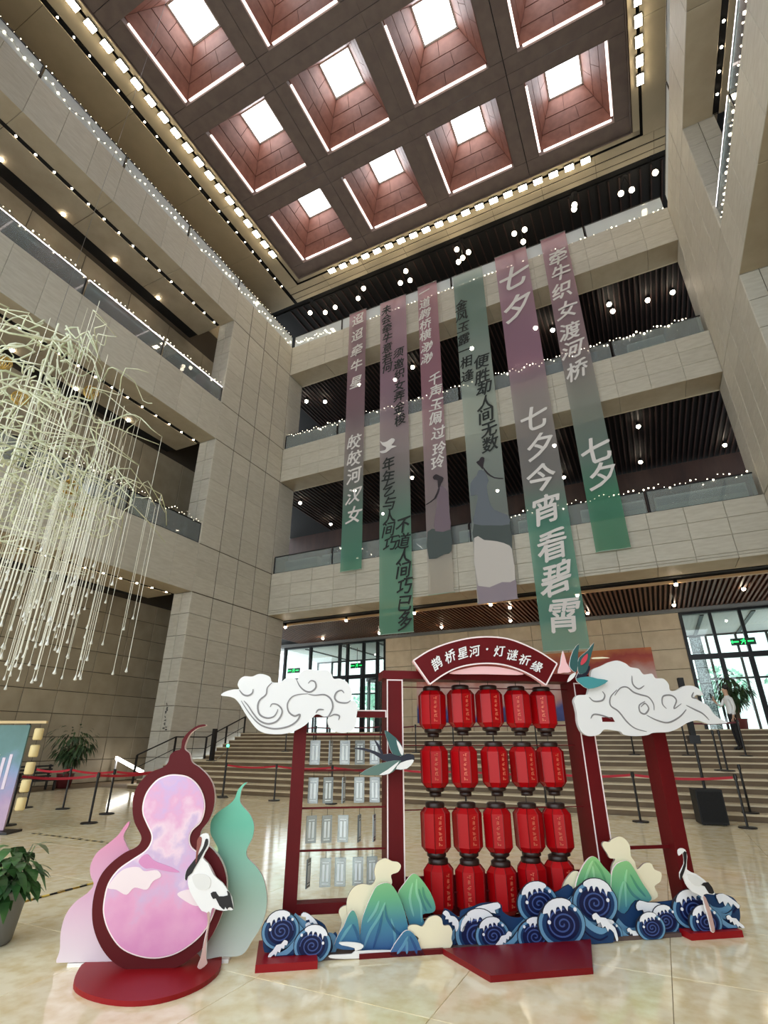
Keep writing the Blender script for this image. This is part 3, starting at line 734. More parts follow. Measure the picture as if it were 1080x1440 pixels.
def inset(px, d):
    out = []; n = len(px)
    for i in range(n):
        a, b = px[i - 1], px[(i + 1) % n]; dx, dy = b[0] - a[0], b[1] - a[1]; l = math.hypot(dx, dy)
        out.append((px[i][0] - dy / l * d, px[i][1] + dx / l * d))
    return out
PINKF = GRAD('pink_sky', [(0, (220, 146, 192)), (.25, (226, 162, 198)), (.45, (206, 180, 214)), (.55, (236, 206, 222)), (.7, (226, 168, 204)), (.85, (206, 178, 222)), (1, (222, 180, 212))], 0.1, 1.55, .5, noise=1.1, nscale=4.5)
gb.cut('face_panel', inset(gin, 1.9), [PINKF, PINKF], .018, .012)
for i, c in enumerate(([(250, 830), (290, 770), (340, 735), (400, 730), (430, 750), (490, 745), (510, 775), (470, 800), (440, 840), (380, 830), (340, 865), (290, 840)], [(590, 860), (640, 840), (700, 850), (720, 900), (680, 920), (620, 890)], [(400, 700), (440, 665), (480, 700), (560, 730), (600, 755), (540, 750), (470, 735), (430, 735)])):
    gb.cut('printed_cloud', cA(c), (M('pale_cloud', (240, 222, 226), .5), M('pale_cloud', (240, 222, 226), .5), M('rose_cloud', (214, 140, 188), .5))[i], .021, .004)
foot = [atz(x, y, .03) for x, y in cA([(140, 1195), (240, 1193), (440, 1180), (640, 1160), (745, 1146), (803, 1150), (802, 1215), (760, 1265), (690, 1310), (590, 1350), (470, 1378), (340, 1385), (220, 1370), (130, 1340), (85, 1300), (98, 1245)])]
fp = smooth([(p.x - GO.x, p.y - GO.y) for p in foot], 3)
tri = tessellate_polygon([[Vector((a, b, 0)) for a, b in fp]]); n_ = len(fp)
MB().add([(a, b, .03) for a, b in fp] + [(a, b, 0) for a, b in fp], [tuple(t) for t in tri] + [(i, (i + 1) % n_, (i + 1) % n_ + n_, i + n_) for i in range(n_)]).build('foot_plate', RED2, gb.e, (0, 0, 0), -GTH)
PG = GRAD('pink_fade', [(0, (226, 214, 222)), (.45, (214, 168, 194)), (1, (214, 128, 164))], 0, 1.0, .5)
GG = GRAD('green_fade', [(0, (196, 200, 196)), (.4, (150, 186, 170)), (.75, (104, 186, 160)), (1, (112, 200, 172))], 0, 1.25, .5)
pg = Board('gourd_cutout', 'pale pink gourd board standing behind the red gourd', 'display board', -.25, -.16, None, GO, GTH)
pg.cut('body', cA([(352, 506), (326, 535), (300, 572), (250, 615), (195, 660), (165, 720), (165, 770), (180, 815), (150, 855), (90, 900), (45, 960), (20, 1040), (15, 1130), (15, 1230), (300, 1235), (440, 1230), (490, 1100), (455, 950), (390, 850), (368, 800), (378, 730), (365, 670), (340, 620), (326, 575), (352, 525)]), [PG, EDGE], 0, .03, zmin=.03)
MB().box(-.45, .15, .0, .2, 0, .024).build('foot_plate', WHT, pg.e)
gg = Board('gourd_cutout', 'pale green gourd board standing between red gourd and tag rack', 'display board', .45, -.16, None, GO, GTH)
gg.cut('body', cA([(932, 316), (908, 343), (897, 400), (910, 430), (945, 470), (965, 520), (960, 580), (932, 640), (932, 680), (970, 720), (1005, 770), (1025, 840), (1028, 920), (1005, 1010), (960, 1085), (905, 1160), (800, 1168), (700, 1168), (640, 1000), (680, 800), (750, 700), (790, 650), (770, 600), (752, 560), (757, 500), (790, 460), (840, 425), (870, 395), (888, 350), (916, 320)]), [GG, EDGE], 0, .03, zmin=.03)
MB().box(-.3, .08, .0, .2, 0, .024).build('foot_plate', WHT, gg.e)

# ---- cranes
def crane(label, px, off, O, th, u0, parts):
    b = Board('crane_cutout', label, 'display board', u0, off, None, O, th)
    b.cut('body', px, [WHT, WHT], 0, .015, 2)
    for nm, q, m in parts: b.cut(nm, q, m, .005, .005, 2)
    return b
LEGM = M('crane_leg', (196, 160, 152), .5); CROWN = M('crane_crown', (140, 74, 66), .5); WING = M('crane_wing', (228, 226, 224), .5)
cr1 = crane('white crane with black tail standing at the red gourd', cB([(280, 110), (310, 85), (360, 85), (378, 150), (362, 220), (310, 318), (360, 370), (415, 485), (500, 560), (555, 640), (590, 700), (605, 815), (560, 820), (515, 830), (440, 815), (405, 800), (385, 860), (372, 960), (352, 1080), (347, 1180), (342, 1300), (352, 1340), (290, 1390), (258, 1370), (285, 1290), (305, 1200), (330, 1080), (355, 960), (350, 850), (300, 830), (240, 740), (190, 650), (165, 570), (165, 500), (140, 535), (135, 510), (150, 440), (200, 380), (235, 330), (250, 250), (258, 150)]), .1, GO, GTH, .25,
    [('neck', cB([(335, 140), (358, 138), (358, 190), (320, 260), (265, 360), (222, 430), (205, 465), (165, 500), (155, 535), (138, 520), (150, 445), (190, 385), (240, 322), (290, 255), (318, 200)]), INK),
     ('tail', cB([(385, 660), (435, 645), (465, 690), (550, 680), (540, 640), (570, 660), (590, 740), (604, 812), (580, 795), (555, 800), (545, 818), (525, 790), (515, 818), (470, 780), (435, 710), (410, 715)]), INK),
     ('beak', cB([(255, 150), (278, 112), (300, 130), (290, 200), (268, 260), (250, 370), (238, 368), (245, 280), (252, 200)]), CROWN),
     ('leg', cB([(350, 850), (376, 850), (370, 960), (350, 1080), (340, 1180), (345, 1300), (350, 1340), (290, 1388), (260, 1368), (285, 1290), (310, 1180), (335, 1080), (358, 960)]), LEGM),
     ('wing', cB([(205, 500), (260, 470), (340, 480), (385, 530), (370, 610), (300, 630), (240, 600)]), WING)])
cr2 = crane('white crane standing on the waves at the far post', cG([(640, 150), (655, 137), (680, 145), (692, 185), (690, 260), (740, 285), (790, 320), (815, 350), (850, 390), (848, 408), (800, 402), (785, 425), (820, 500), (850, 590), (850, 625), (835, 625), (820, 560), (795, 480), (778, 420), (720, 390), (685, 345), (665, 300), (655, 320), (650, 280), (675, 230), (672, 180), (662, 165), (645, 180)]), .3, DO, TH, 3.8,
    [('neck', cG([(668, 165), (688, 160), (684, 240), (664, 300), (655, 325), (650, 290), (675, 225)]), INK), ('tail', cG([(770, 350), (815, 335), (850, 395), (820, 400), (795, 360)]), INK),
     ('leg', cG([(785, 425), (800, 425), (830, 510), (852, 600), (848, 622), (836, 622), (815, 530)]), LEGM), ('wing', cG([(690, 290), (735, 295), (785, 330), (760, 360), (715, 340)]), WING)])

# ---- the frames
def barbox(parent, name, u0, u1, z0, z1, f0, f1, mat):
    return MB().box(u0, u1, -f1, -f0, z0, z1).build(name, mat, parent)
def outline(parent, u0, u1, z0, z1, f, w=.012):
    m = MB()
    for a, b, c, d in ((u0, u0 + w, z0, z1), (u1 - w, u1, z0, z1), (u0 + w, u1 - w, z1 - w, z1)): m.box(a, b, -f - .004, -f, c, d)
    return m.build('white_border', EDGE, parent)
P0 = -.15
fe = empty('lantern_gateway', DO, TH); tag(fe, 'tall dark red gateway frame that holds the lantern rows', 'frame')
for a, b in ((1.04, 1.21), (3.14, 3.31)):
    po = barbox(fe, 'post', a, b, 0, 2.2, P0 - .3, P0, RED); outline(po, a, b, .02, 2.19, P0)
barbox(fe, 'top_beam', 1.0, 3.35, 2.2, 2.28, P0 - .3, P0, RED)
for z in (.3, 0.98, 1.56, 2.13): barbox(fe, 'lantern_rail', 1.21, 3.14, z - .005, z + .005, P0 - .16, P0 - .15, RED)
barbox(fe, 'bottom_beam', 1.21, 3.14, .02, .1, P0 - .2, P0 - .1, RED)
barbox(fe, 'backboard', 1.21, 3.14, .1, .42, P0 - .24, P0 - .21, RED)
tr_ = empty('tag_rack', DO, TH); tag(tr_, 'slim red rack hung with clear riddle tags', 'rack')
po = barbox(tr_, 'post', .12, .24, 0.05, 1.95, P0 - .18, P0, RED)
for i, z in enumerate((1.66, 1.34, 1.02, .68)): barbox(tr_, 'cross_rail', .24, 1.04, z - .008, z + .008, P0 - .1, P0 - .08, RED)
barbox(tr_, 'bottom_rail', .24, 1.04, .22, .3, P0 - .14, P0, RED)
tb = barbox(tr_, 'top_rail', .24, 1.04, 1.82, 1.89, P0 - .12, P0 - .02, RED); outline(tb, .6, 1.04, 1.82, 1.89, P0 - .02)
barbox(tr_, 'base_plate', -.06, .41, 0, .05, -.2, .33, RED2)
rr_ = empty('cloud_rack', DO, TH); tag(rr_, 'single red post rack carrying the long tailed cloud', 'rack')
barbox(rr_, 'post', 3.99, 4.15, 0.05, 1.95, P0 - .2, P0, RED)
barbox(rr_, 'cross_rail', 3.31, 3.99, .6, .63, P0 - .1, P0 - .08, RED)
tb = barbox(rr_, 'top_rail', 3.31, 3.99, 1.8, 1.88, P0 - .12, P0 - .02, RED); outline(tb, 3.31, 3.99, 1.8, 1.88, P0 - .02)
barbox(rr_, 'base_plate', 3.68, 4.2, 0, .05, -.3, .27, RED2)
# low plinth board under the scenery and the red threshold step
pl = empty('plinth_board', DO, TH); tag(pl, 'low dark board running along the foot of the waves', 'board')
barbox(pl, 'board', .42, 3.66, 0, .03, -.02, .17, M('plinth', (92, 74, 70), .5)); barbox(pl, 'front_strip', .75, 1.45, 0, .035, .17, .2, RED)
st = MB(); A4 = [(1.44, -.2), (1.635, -.787), (2.452, -.776), (2.768, -.2)]
sp4 = [(1.44, -.21), (1.635, -.787), (2.45, -.776), (2.76, -.21)]
st.add([(a, b, .04) for a, b in sp4] + [(a, b, 0) for a, b in sp4], [(3, 2, 1, 0)[::-1], (0, 1, 5, 4)[::-1], (1, 2, 6, 5)[::-1], (2, 3, 7, 6)[::-1], (3, 0, 4, 7)[::-1], (4, 5, 6, 7)[::-1]])
o = st.build('threshold_step', M('step_red', (120, 7, 18), .4, spec=.3), None, DO, TH); tag(o, 'dark red trapezoid step in front of the lantern wall', 'step')

# ---- text helper: outlines of the built-in font
GC = {}
def glyph(ch):
    if ch not in GC:
        cu = bpy.data.curves.new('g', 'FONT'); cu.body = ch; cu.size = 1.0; cu.offset = 0.0; cu.resolution_u = 3
        ob = bpy.data.objects.new('g', cu); COL.objects.link(ob)
        me = bpy.data.meshes.new_from_object(ob.evaluated_get(bpy.context.evaluated_depsgraph_get()))
        v = [(p.co.x, p.co.y) for p in me.vertices]; f = [tuple(p.vertices) for p in me.polygons]
        if v:
            cx = (min(a for a, b in v) + max(a for a, b in v)) / 2; cyy = (min(b for a, b in v) + max(b for a, b in v)) / 2
            v = [(a - cx, b - cyy) for a, b in v]
        GC[ch] = (v, f)
        bpy.data.objects.remove(ob); bpy.data.curves.remove(cu); bpy.data.meshes.remove(me)
    return GC[ch]
def write(mb, ch, x, z, size, y, rot=0.0, shear=.12, sx=1.0, seed=0, mi=0):
    v, f = glyph(ch); c, s = math.cos(rot), math.sin(rot); vs = []
    for a, b in v:
        a2 = (a * sx + shear * b) * size; b2 = (b + .10 * a) * size
        a2 += .03 * size * math.sin(5 * b + seed); b2 += .03 * size * math.sin(5 * a + 2 * seed)
        vs.append((x + a2 * c - b2 * s, y, z + a2 * s + b2 * c))
    for k, (ox, oz) in enumerate(((0, 0), (.022, .008), (-.016, .014), (.006, -.016))):
        mb.add([(a + ox * size, b - .0006 * k, c + oz * size) for a, b, c in vs], f, mi)

# ---- arch sign
ab = Board('arch_sign', 'curved red name board lettered in white over the lanterns', 'sign', 2.1, .06)
arc_o = cH([(95, 220), (190, 160), (300, 115), (430, 82), (560, 70), (690, 82), (800, 120), (910, 175), (1005, 240)]); arc_i = cH([(935, 375), (850, 318), (760, 275), (660, 246), (560, 238), (460, 246), (370, 268), (285, 310), (200, 370)])
lo_, li_ = ab.loc(arc_o), ab.loc(arc_i)
pts = smooth(lo_, 4, False) + smooth(li_, 4, False)
cutmb(MB(), pts, 0, .07).build('board', [RED, PINKW], ab.e)
bl = MB(); lp = pts + [pts[0]]
for a, b in zip(lp[:-1], lp[1:]): ribmb(bl, [a, b], .014, -.004, .004, 0, 1, False)
bl.build('white_border', EDGE, ab.e)
tx = MB()
for ch, (px, py), r in zip('鹊桥星河·灯谜祈缘', cH([(243, 237), (328, 193), (408, 172), (483, 160), (562, 148), (640, 160), (722, 185), (800, 215), (877, 258)]), (26, 17, 9, 4, 0, -6, -12, -20, -27)):
    (a, b), = ab.loc([(px, py)], .065); write(tx, ch, a, b, .125 if ch != '·' else .16, -.006, math.radians(r), .06, 1.0, 0)
tx.build('lettering', WHT, ab.e)
cutmb(MB(), smooth(ab.loc(cH([(330, 300), (460, 262), (560, 254), (680, 265), (800, 306), (560, 304)])), 4), .03, .02).build('mirror_panel', [PINKW, PINKW], ab.e)

# ---- clouds
CW = M('cloud_white', (238, 236, 237), .5); CG = M('cloud_edge', (206, 206, 204), .5)
cb = Board('cloud_cutout', 'white scroll cloud board on the tag rack', 'display board', .3, .04)
cb.cut('board', cC([(30, 245), (60, 220), (120, 203), (160, 200), (150, 170), (165, 130), (200, 108), (255, 110), (300, 92), (345, 95), (385, 115), (400, 150), (460, 150), (500, 122), (550, 122), (585, 130), (595, 95), (635, 62), (690, 60), (740, 65), (790, 62), (825, 85), (845, 125), (890, 125), (940, 150), (970, 200), (975, 260), (965, 285), (1000, 290), (1018, 330), (1010, 400), (1005, 460), (970, 505), (910, 518), (850, 505), (810, 470), (800, 425), (805, 405), (770, 398), (740, 385), (715, 385), (690, 410), (640, 460), (570, 500), (500, 522), (430, 527), (350, 520), (290, 490), (240, 430), (200, 370), (165, 310), (130, 270), (90, 255)]), [CW, CG], 0, .04)
for q in ([(160, 205), (190, 240), (225, 248), (255, 230), (262, 200)], [(400, 152), (365, 190), (355, 240), (310, 280), (295, 330), (310, 385), (360, 410), (410, 400), (435, 365), (440, 345)], [(385, 330), (400, 308), (440, 315), (470, 350), (465, 390), (430, 435), (370, 452), (310, 430), (265, 380), (225, 320), (195, 285)], [(175, 285), (230, 370), (290, 440), (350, 475), (430, 488), (520, 470), (580, 430), (600, 385), (560, 395), (520, 365), (510, 310), (540, 260), (590, 240), (660, 235)], [(575, 130), (600, 180), (640, 215), (680, 220), (715, 190), (710, 150), (680, 140), (660, 160)], [(660, 238), (710, 245), (780, 242), (825, 275), (838, 330), (815, 385), (795, 402), (730, 405)], [(920, 230), (900, 210), (865, 225), (852, 265), (880, 295), (940, 300), (970, 280)], [(815, 400), (850, 385), (885, 395), (880, 425)], [(715, 375), (735, 350), (775, 350)]):
    cb.line('scroll_line', cC(q), .016, GROOVE)
cd = Board('cloud_cutout', 'white scroll cloud board with long tail on the far post', 'display board', 3.7, .04)
cd.cut('board', cD([(125, 445), (118, 410), (140, 380), (190, 376), (203, 365), (215, 300), (220, 250), (232, 222), (290, 198), (330, 178), (380, 168), (430, 185), (460, 208), (510, 218), (540, 252), (590, 248), (612, 275), (660, 278), (692, 310), (702, 350), (745, 348), (790, 323), (840, 322), (882, 345), (902, 380), (862, 376), (850, 395), (895, 420), (935, 445), (965, 490), (1005, 522), (1050, 545), (1000, 552), (930, 552), (870, 532), (810, 545), (750, 580), (690, 602), (600, 607), (560, 622), (480, 627), (420, 618), (400, 600), (345, 590), (300, 588), (270, 617), (212, 627), (165, 602), (140, 545), (135, 490)]), [CW, CG], 0, .04)
for q in ([(210, 390), (240, 415), (290, 410), (305, 380), (290, 355)], [(220, 520), (240, 495), (300, 505), (350, 525)], [(380, 345), (340, 390), (340, 440), (380, 470), (400, 490), (440, 540), (490, 580), (560, 600)], [(365, 380), (400, 335), (440, 330), (480, 360), (520, 375), (570, 390), (600, 430), (605, 470)], [(525, 450), (550, 428), (572, 460), (550, 492), (520, 480), (515, 440), (550, 415)], [(560, 500), (620, 530), (690, 545), (760, 510), (800, 465)], [(680, 460), (655, 430), (660, 385), (710, 380), (740, 410), (725, 460), (770, 430)], [(470, 260), (475, 310), (510, 340), (545, 320)], [(845, 360), (835, 390), (870, 400)], [(800, 440), (850, 465), (900, 490), (940, 530)]):
    cd.line('scroll_line', cD(q), .016, GROOVE)
cd.cut('opening', cD([(285, 512), (350, 512), (366, 540), (290, 540)]), [RED, EDGE], .004, .004, 0)

# ---- swallows
NAVY = M('swallow_navy', (30, 32, 50), .5); TEAL = M('swallow_teal', (52, 92, 92), .5); TEAL2 = M('swallow_green', (92, 120, 112), .5)
sw = Board('swallow_cutout', 'swallow board gliding across the lantern frame post', 'display board', 1.05, .03)
sw.cut('body', cK([(665, 770), (720, 766), (790, 785), (835, 803), (880, 798), (930, 815), (965, 800), (1000, 803), (1012, 820), (1004, 850), (965, 885), (905, 888), (870, 850), (830, 835), (780, 800), (720, 780)]), [NAVY, WHT], 0, .015, 2)
sw.cut('wing', cK([(703, 916), (780, 870), (850, 846), (935, 838), (905, 888), (870, 913), (810, 921)]), [TEAL2, WHT], .006, .012, 2); sw.cut('wing', cK([(843, 668), (882, 690), (930, 735), (950, 788), (945, 812), (888, 800), (865, 740)]), [TEAL, WHT], .006, .012, 2)
sw.cut('tail_feather', cK([(785, 720), (812, 748), (835, 800), (822, 798), (800, 755)]), [NAVY, NAVY], .004, .008, 2)
sw.cut('white_patch', cK([(935, 850), (1000, 832), (1004, 848), (968, 884), (908, 886)]), WHT, .009, .006, 2); sw.cut('white_patch', cK([(925, 842), (900, 880), (868, 912), (812, 920), (860, 890)]), WHT, .02, .004, 2); sw.cut('white_patch', cK([(910, 722), (940, 760), (950, 790), (942, 810), (925, 780)]), WHT, .02, .004, 2)
s2 = Board('swallow_cutout', 'teal swallow board with spread wings on top of the frame corner', 'display board', 3.2, .09)
s2.cut('body', cD([(130, 272), (165, 215), (215, 200), (205, 245), (185, 270), (210, 290), (160, 300)]), [NAVY, WHT], 0, .015, 2)
for q, m in (([(148, 66), (112, 110), (92, 178), (95, 212), (128, 240), (140, 200), (142, 130)], TEAL), ([(240, 58), (200, 108), (150, 150), (140, 205), (150, 250), (190, 238), (208, 190), (226, 120)], TEAL), ([(130, 280), (200, 265), (260, 278), (326, 290), (270, 325), (205, 340), (160, 312)], M('swallow_aqua', (74, 150, 156), .5))):
    s2.cut('wing', cD(q), [m, WHT], .008, .012, 2)
s2.cut('red_patch', cD([(200, 125), (165, 160), (160, 195), (180, 185), (198, 160)]), M('patch_red', (206, 70, 84), .5), .022, .004, 2)
s2.cut('tail_feather', cD([(230, 150), (290, 146), (335, 152), (290, 156), (232, 158)]), CREAM, .004, .01, 2)
s2.cut('white_patch', cD([(50, 108), (72, 180), (100, 235), (60, 240), (20, 245), (35, 190)]), [PINKW, WHT], -.01, .012, 2); s2.cut('white_patch', cD([(78, 300), (95, 258), (128, 240), (118, 270)]), WHT, .01, .008, 2)

# ---- lanterns
lan = empty('lantern', (0, 0, 0)); lan.scale = (1.22, 1.22, 1.14)
lb_ = MB(); lb_.lathe([(.078, -.165), (.112, -.125), (.116, .125), (.082, .165)], 8, 0, (0, 0, 0), PI / 8); shd = lb_.build('shade', REDL, lan)
rib = MB()
for k in range(8):
    q = PI / 8 + k * PI / 4; c, s = math.cos(q), math.sin(q)
    rib.tube([(.08 * c, .08 * s, -.166), (.114 * c, .114 * s, -.125), (.118 * c, .118 * s, .125), (.084 * c, .084 * s, .166)], .0035, 4)
rib.build('ribs', M('lantern_rib', (130, 8, 16), .4), shd)['kind'] = 'stuff'
LCAP = M('lantern_cap', (44, 26, 22), .4)
tcap = MB().lathe([(.07, .16), (.078, .168), (.078, .2), (.066, .208)], 16).build('top_cap', LCAP, lan, smooth=True)
bc = MB(); bc.lathe([(.062, -.2), (.076, -.19), (.076, -.166), (.07, -.16)], 16); bc.lathe([(.05, -.235), (.05, -.2)], 16); bc.build('bottom_cap', LCAP, lan, smooth=True)
MB().tube([(0, 0, .2), (0, 0, .29)], .003, 4).build('hanging_cord', INK, tcap)
sc_ = MB(); r3 = random.Random(4)
for k in range(6):
    z = .1 - k * .038
    for j in range(5):
        a, b = r3.uniform(-.014, .006), r3.uniform(.006, .018); zz = z + r3.uniform(-.014, .012); sc_.box(a, a + b, -.1125, -.1085, zz, zz + .0035)
    for j in range(3):
        a = r3.uniform(-.014, .012); sc_.box(a, a + .0035, -.1125, -.1085, z - .014, z + .006)
sc_.build('script', M('faded_gold', (226, 110, 84), .5), shd)['kind'] = 'stuff'
LPX = [[(609, 998), (650, 996), (690, 996), (730, 997), (766, 998)], [(612, 1078), (654, 1078), (698, 1078), (739, 1078), (777, 1078)], [(614, 1167), (659, 1167), (702, 1167), (746, 1167), (787, 1167)], [(619, 1249), (664, 1250), (709, 1252), (752, 1246), (791, 1243)]]
NR = ['top', 'second', 'third', 'lowest']; first = True
NC = ['beside the swallow board', 'second from the swallow board', 'in the middle column', 'second from the scroll cloud post', 'beside the scroll cloud post']
rl = random.Random(12)
for r in range(4):
    for c in range(5):
        u, z = LP(*LPX[r][c], P0 - .12)
        o = lan if first else copy_tree(lan); first = False
        o.location = DO + DU * u + DN * (P0 - .155) + Vector((0, 0, z)); o.rotation_euler = (0, 0, TH + rl.uniform(-.5, .5))
        o['label'] = 'red eight-sided paper lantern in the %s row, %s' % (NR[r], NC[c]); o['category'] = 'lantern'; o['group'] = 'red lanterns in the gateway frame'
# ---- riddle tags
TAGM = GLASS('tag_acrylic', (226, 234, 236), .08, .1, cloud=.32); TAGP = M('tag_print', (222, 228, 230), .5); TAGE = M('tag_edge', (150, 160, 164), .4)
tg = empty('riddle_tag')
tpl = MB().box(-.05, .05, -.004, .004, -.11, .11).build('plate', TAGM, tg)
m = MB()
for s in (-.05, .046): m.box(s, s + .004, -.005, .005, -.11, .11)
for s in (-.11, .106): m.box(-.05, .05, -.005, .005, s, s + .004)
m.build('border', TAGE, tpl)
m = MB(); m.box(-.028, -.008, -.006, -.004, -.07, .06); m.box(.008, .028, -.006, -.004, -.07, .06); m.box(-.03, .03, -.006, -.004, .07, .078); m.box(-.03, .03, -.006, -.004, -.09, -.082); m.build('print', TAGP, tpl)
MB().tube([(0, 0, .11), (0, 0, .17)], .002, 4).build('string', INK, tg)
first = True
zr = [1.66, 1.34, 1.02, .68]
for r, (py, xs_) in enumerate(((1058, (443, 465, 485, 506, 527)), (1119, (440, 461, 483, 505, 527)), (1178, (437, 459, 482, 505, 526)), (1240, (433, 457, 478, 503, 523)))):
    for c, px in enumerate(xs_):
        u, z = LP(px, py, P0 - .09)
        if abs(zr[r] - .17 - z) > .03: z = zr[r] - .172
        edge = (r, c) in ((0, 1), (1, 2), (2, 3), (2, 4), (3, 0))
        o = tg if first else copy_tree(tg); first = False
        o.location = DO + DU * u + DN * (P0 - .09) + Vector((0, 0, z)); o.rotation_euler = (0, 0, TH + (1.2 if edge else rl.uniform(-.35, .35)))
        o['label'] = 'clear riddle tag on the %s rail, %s from the rack post%s' % (NR[r], ('first', 'second', 'third', 'fourth', 'fifth')[c], ', turned edge-on' if edge else ''); o['category'] = 'tag'; o['group'] = 'riddle tags on the rack'

# ---- mountains, cream clouds
MG = GRAD('mountain_paint', [(0, (52, 92, 150)), (.3, (64, 128, 156)), (.6, (104, 176, 132)), (1, (150, 206, 134))], 0.02, .62, .5)
ML = GRAD('mountain_ridge', [(0, (30, 66, 130)), (.35, (44, 104, 138)), (.7, (84, 156, 110)), (1, (128, 188, 116))], 0.02, .62, .5)
MH = GRAD('mountain_light', [(0, (84, 132, 178)), (.35, (104, 168, 176)), (.7, (146, 208, 160)), (1, (184, 224, 160))], 0.02, .62, .5)
def mountain(label, px, ridges, u0, off, cr):
    b = Board('mountain_cutout', label, 'display board', u0, off, None)
    bd = b.cut('board', cr(px), [MG, EDGE], 0, .02, 3)
    for i, q in enumerate(ridges): b.line('ridge', cr(q), .022, ML if i % 2 else MH, .004, .008, bd)
def cream(label, px, u0, off, cr):
    b = Board('cream_cloud', label, 'display board', u0, off, None); b.cut('board', cr(px), [CREAM, GREYB], 0, .02, 3); return b
cream('tall cream cloud board behind the highest green mountain', [(500, 330), (495, 250), (510, 200), (540, 165), (580, 155), (620, 160), (640, 130), (635, 90), (650, 45), (690, 25), (725, 40), (755, 45), (770, 65), (755, 95), (720, 110), (725, 150), (700, 200), (660, 300), (600, 480), (520, 480)], 1.0, .06, cE)
cream('low cream cloud board beside the small mountain', [(455, 300), (470, 272), (505, 265), (540, 290), (560, 360), (550, 480), (440, 500), (450, 420), (470, 350)], .75, .034, cE)
cream('puffy cream cloud board at the foot of the second mountain', [(805, 385), (815, 365), (850, 362), (880, 370), (905, 330), (945, 315), (975, 330), (985, 365), (1015, 365), (1030, 395), (1025, 430), (1030, 460), (1005, 490), (960, 500), (900, 515), (870, 520), (840, 470), (860, 430), (830, 410)], 1.35, .17, cE)
cream('tall cream cloud board behind the brightest green mountain', [(250, 250), (270, 200), (240, 195), (225, 170), (195, 120), (205, 98), (235, 100), (250, 85), (290, 68), (325, 80), (355, 120), (362, 180), (385, 215), (400, 260), (440, 225), (480, 225), (500, 260), (540, 280), (535, 330), (500, 360), (520, 420), (430, 460), (300, 470), (250, 380)], 3.25, .04, cG)
cream('small cream cloud board beside the lowest lantern', [(800, 180), (830, 130), (860, 105), (890, 110), (900, 150), (890, 210), (800, 230)], 2.75, .03, cF)
mountain('tall mountain board, green above and blue below', [(560, 490), (565, 400), (575, 330), (600, 260), (625, 205), (650, 165), (700, 150), (735, 175), (770, 240), (795, 320), (806, 390), (780, 440), (740, 490)], [[(690, 250), (660, 320), (610, 400), (580, 485)], [(690, 260), (700, 330), (750, 400), (790, 410)], [(660, 240), (640, 290), (600, 350)], [(680, 290), (660, 380), (630, 480)], [(720, 330), (740, 420), (730, 480)]], .95, .13, cE)
mountain('second green mountain board leaning towards the lanterns', [(755, 205), (790, 150), (820, 112), (845, 105), (880, 140), (920, 200), (945, 270), (930, 300), (880, 310), (890, 360), (870, 372), (820, 370), (800, 320), (775, 250)], [[(850, 130), (850, 200), (870, 260), (875, 350)], [(880, 170), (890, 220), (925, 280)], [(830, 150), (815, 230), (835, 320)], [(860, 180), (880, 250), (900, 295)]], 1.3, .09, cE)
mountain('small teal mountain board beside the curled waves', [(440, 480), (450, 420), (480, 370), (505, 310), (530, 290), (552, 340), (562, 440), (560, 485)], [[(520, 360), (490, 400), (460, 450)], [(525, 360), (545, 400), (555, 440)]], .75, .15, cE)
mountain('low blue mountain board in front of the puffy cloud', [(725, 520), (728, 480), (760, 430), (790, 395), (820, 395), (850, 430), (870, 480), (882, 520)], [[(805, 420), (780, 470), (750, 510)], [(815, 420), (840, 470), (850, 510)], [(800, 440), (800, 510)]], 1.2, .2, cE)
mountain('light green mountain board beside the gateway post', [(40, 370), (60, 290), (100, 215), (135, 186), (165, 195), (200, 240), (245, 290), (265, 340), (260, 420), (60, 430)], [[(140, 210), (110, 280), (90, 350)], [(150, 210), (190, 270), (220, 340)], [(140, 240), (150, 320)]], 3.0, .08, cG)
mountain('brightest green mountain board with soft folds', [(250, 480), (250, 300), (270, 240), (310, 215), (350, 215), (390, 270), (430, 340), (470, 400), (480, 440), (400, 480), (330, 520), (280, 520)], [[(320, 330), (300, 400), (290, 500)], [(330, 330), (370, 400), (420, 440)], [(340, 260), (330, 340), (335, 480)], [(360, 290), (400, 360), (450, 420)]], 3.3, .09, cG)
sb_ = Board('mist_ribbon', 'white winding mist board in front of the mountain feet', 'display board', .9, .19); sb_.cut('board', cE([(460, 450), (540, 452), (580, 465), (570, 485), (540, 495), (620, 492), (720, 492), (725, 510), (700, 522), (600, 530), (480, 535), (410, 530), (415, 515), (520, 510), (535, 480), (470, 465)]), [WHT, WHT], 0, .012, 2)

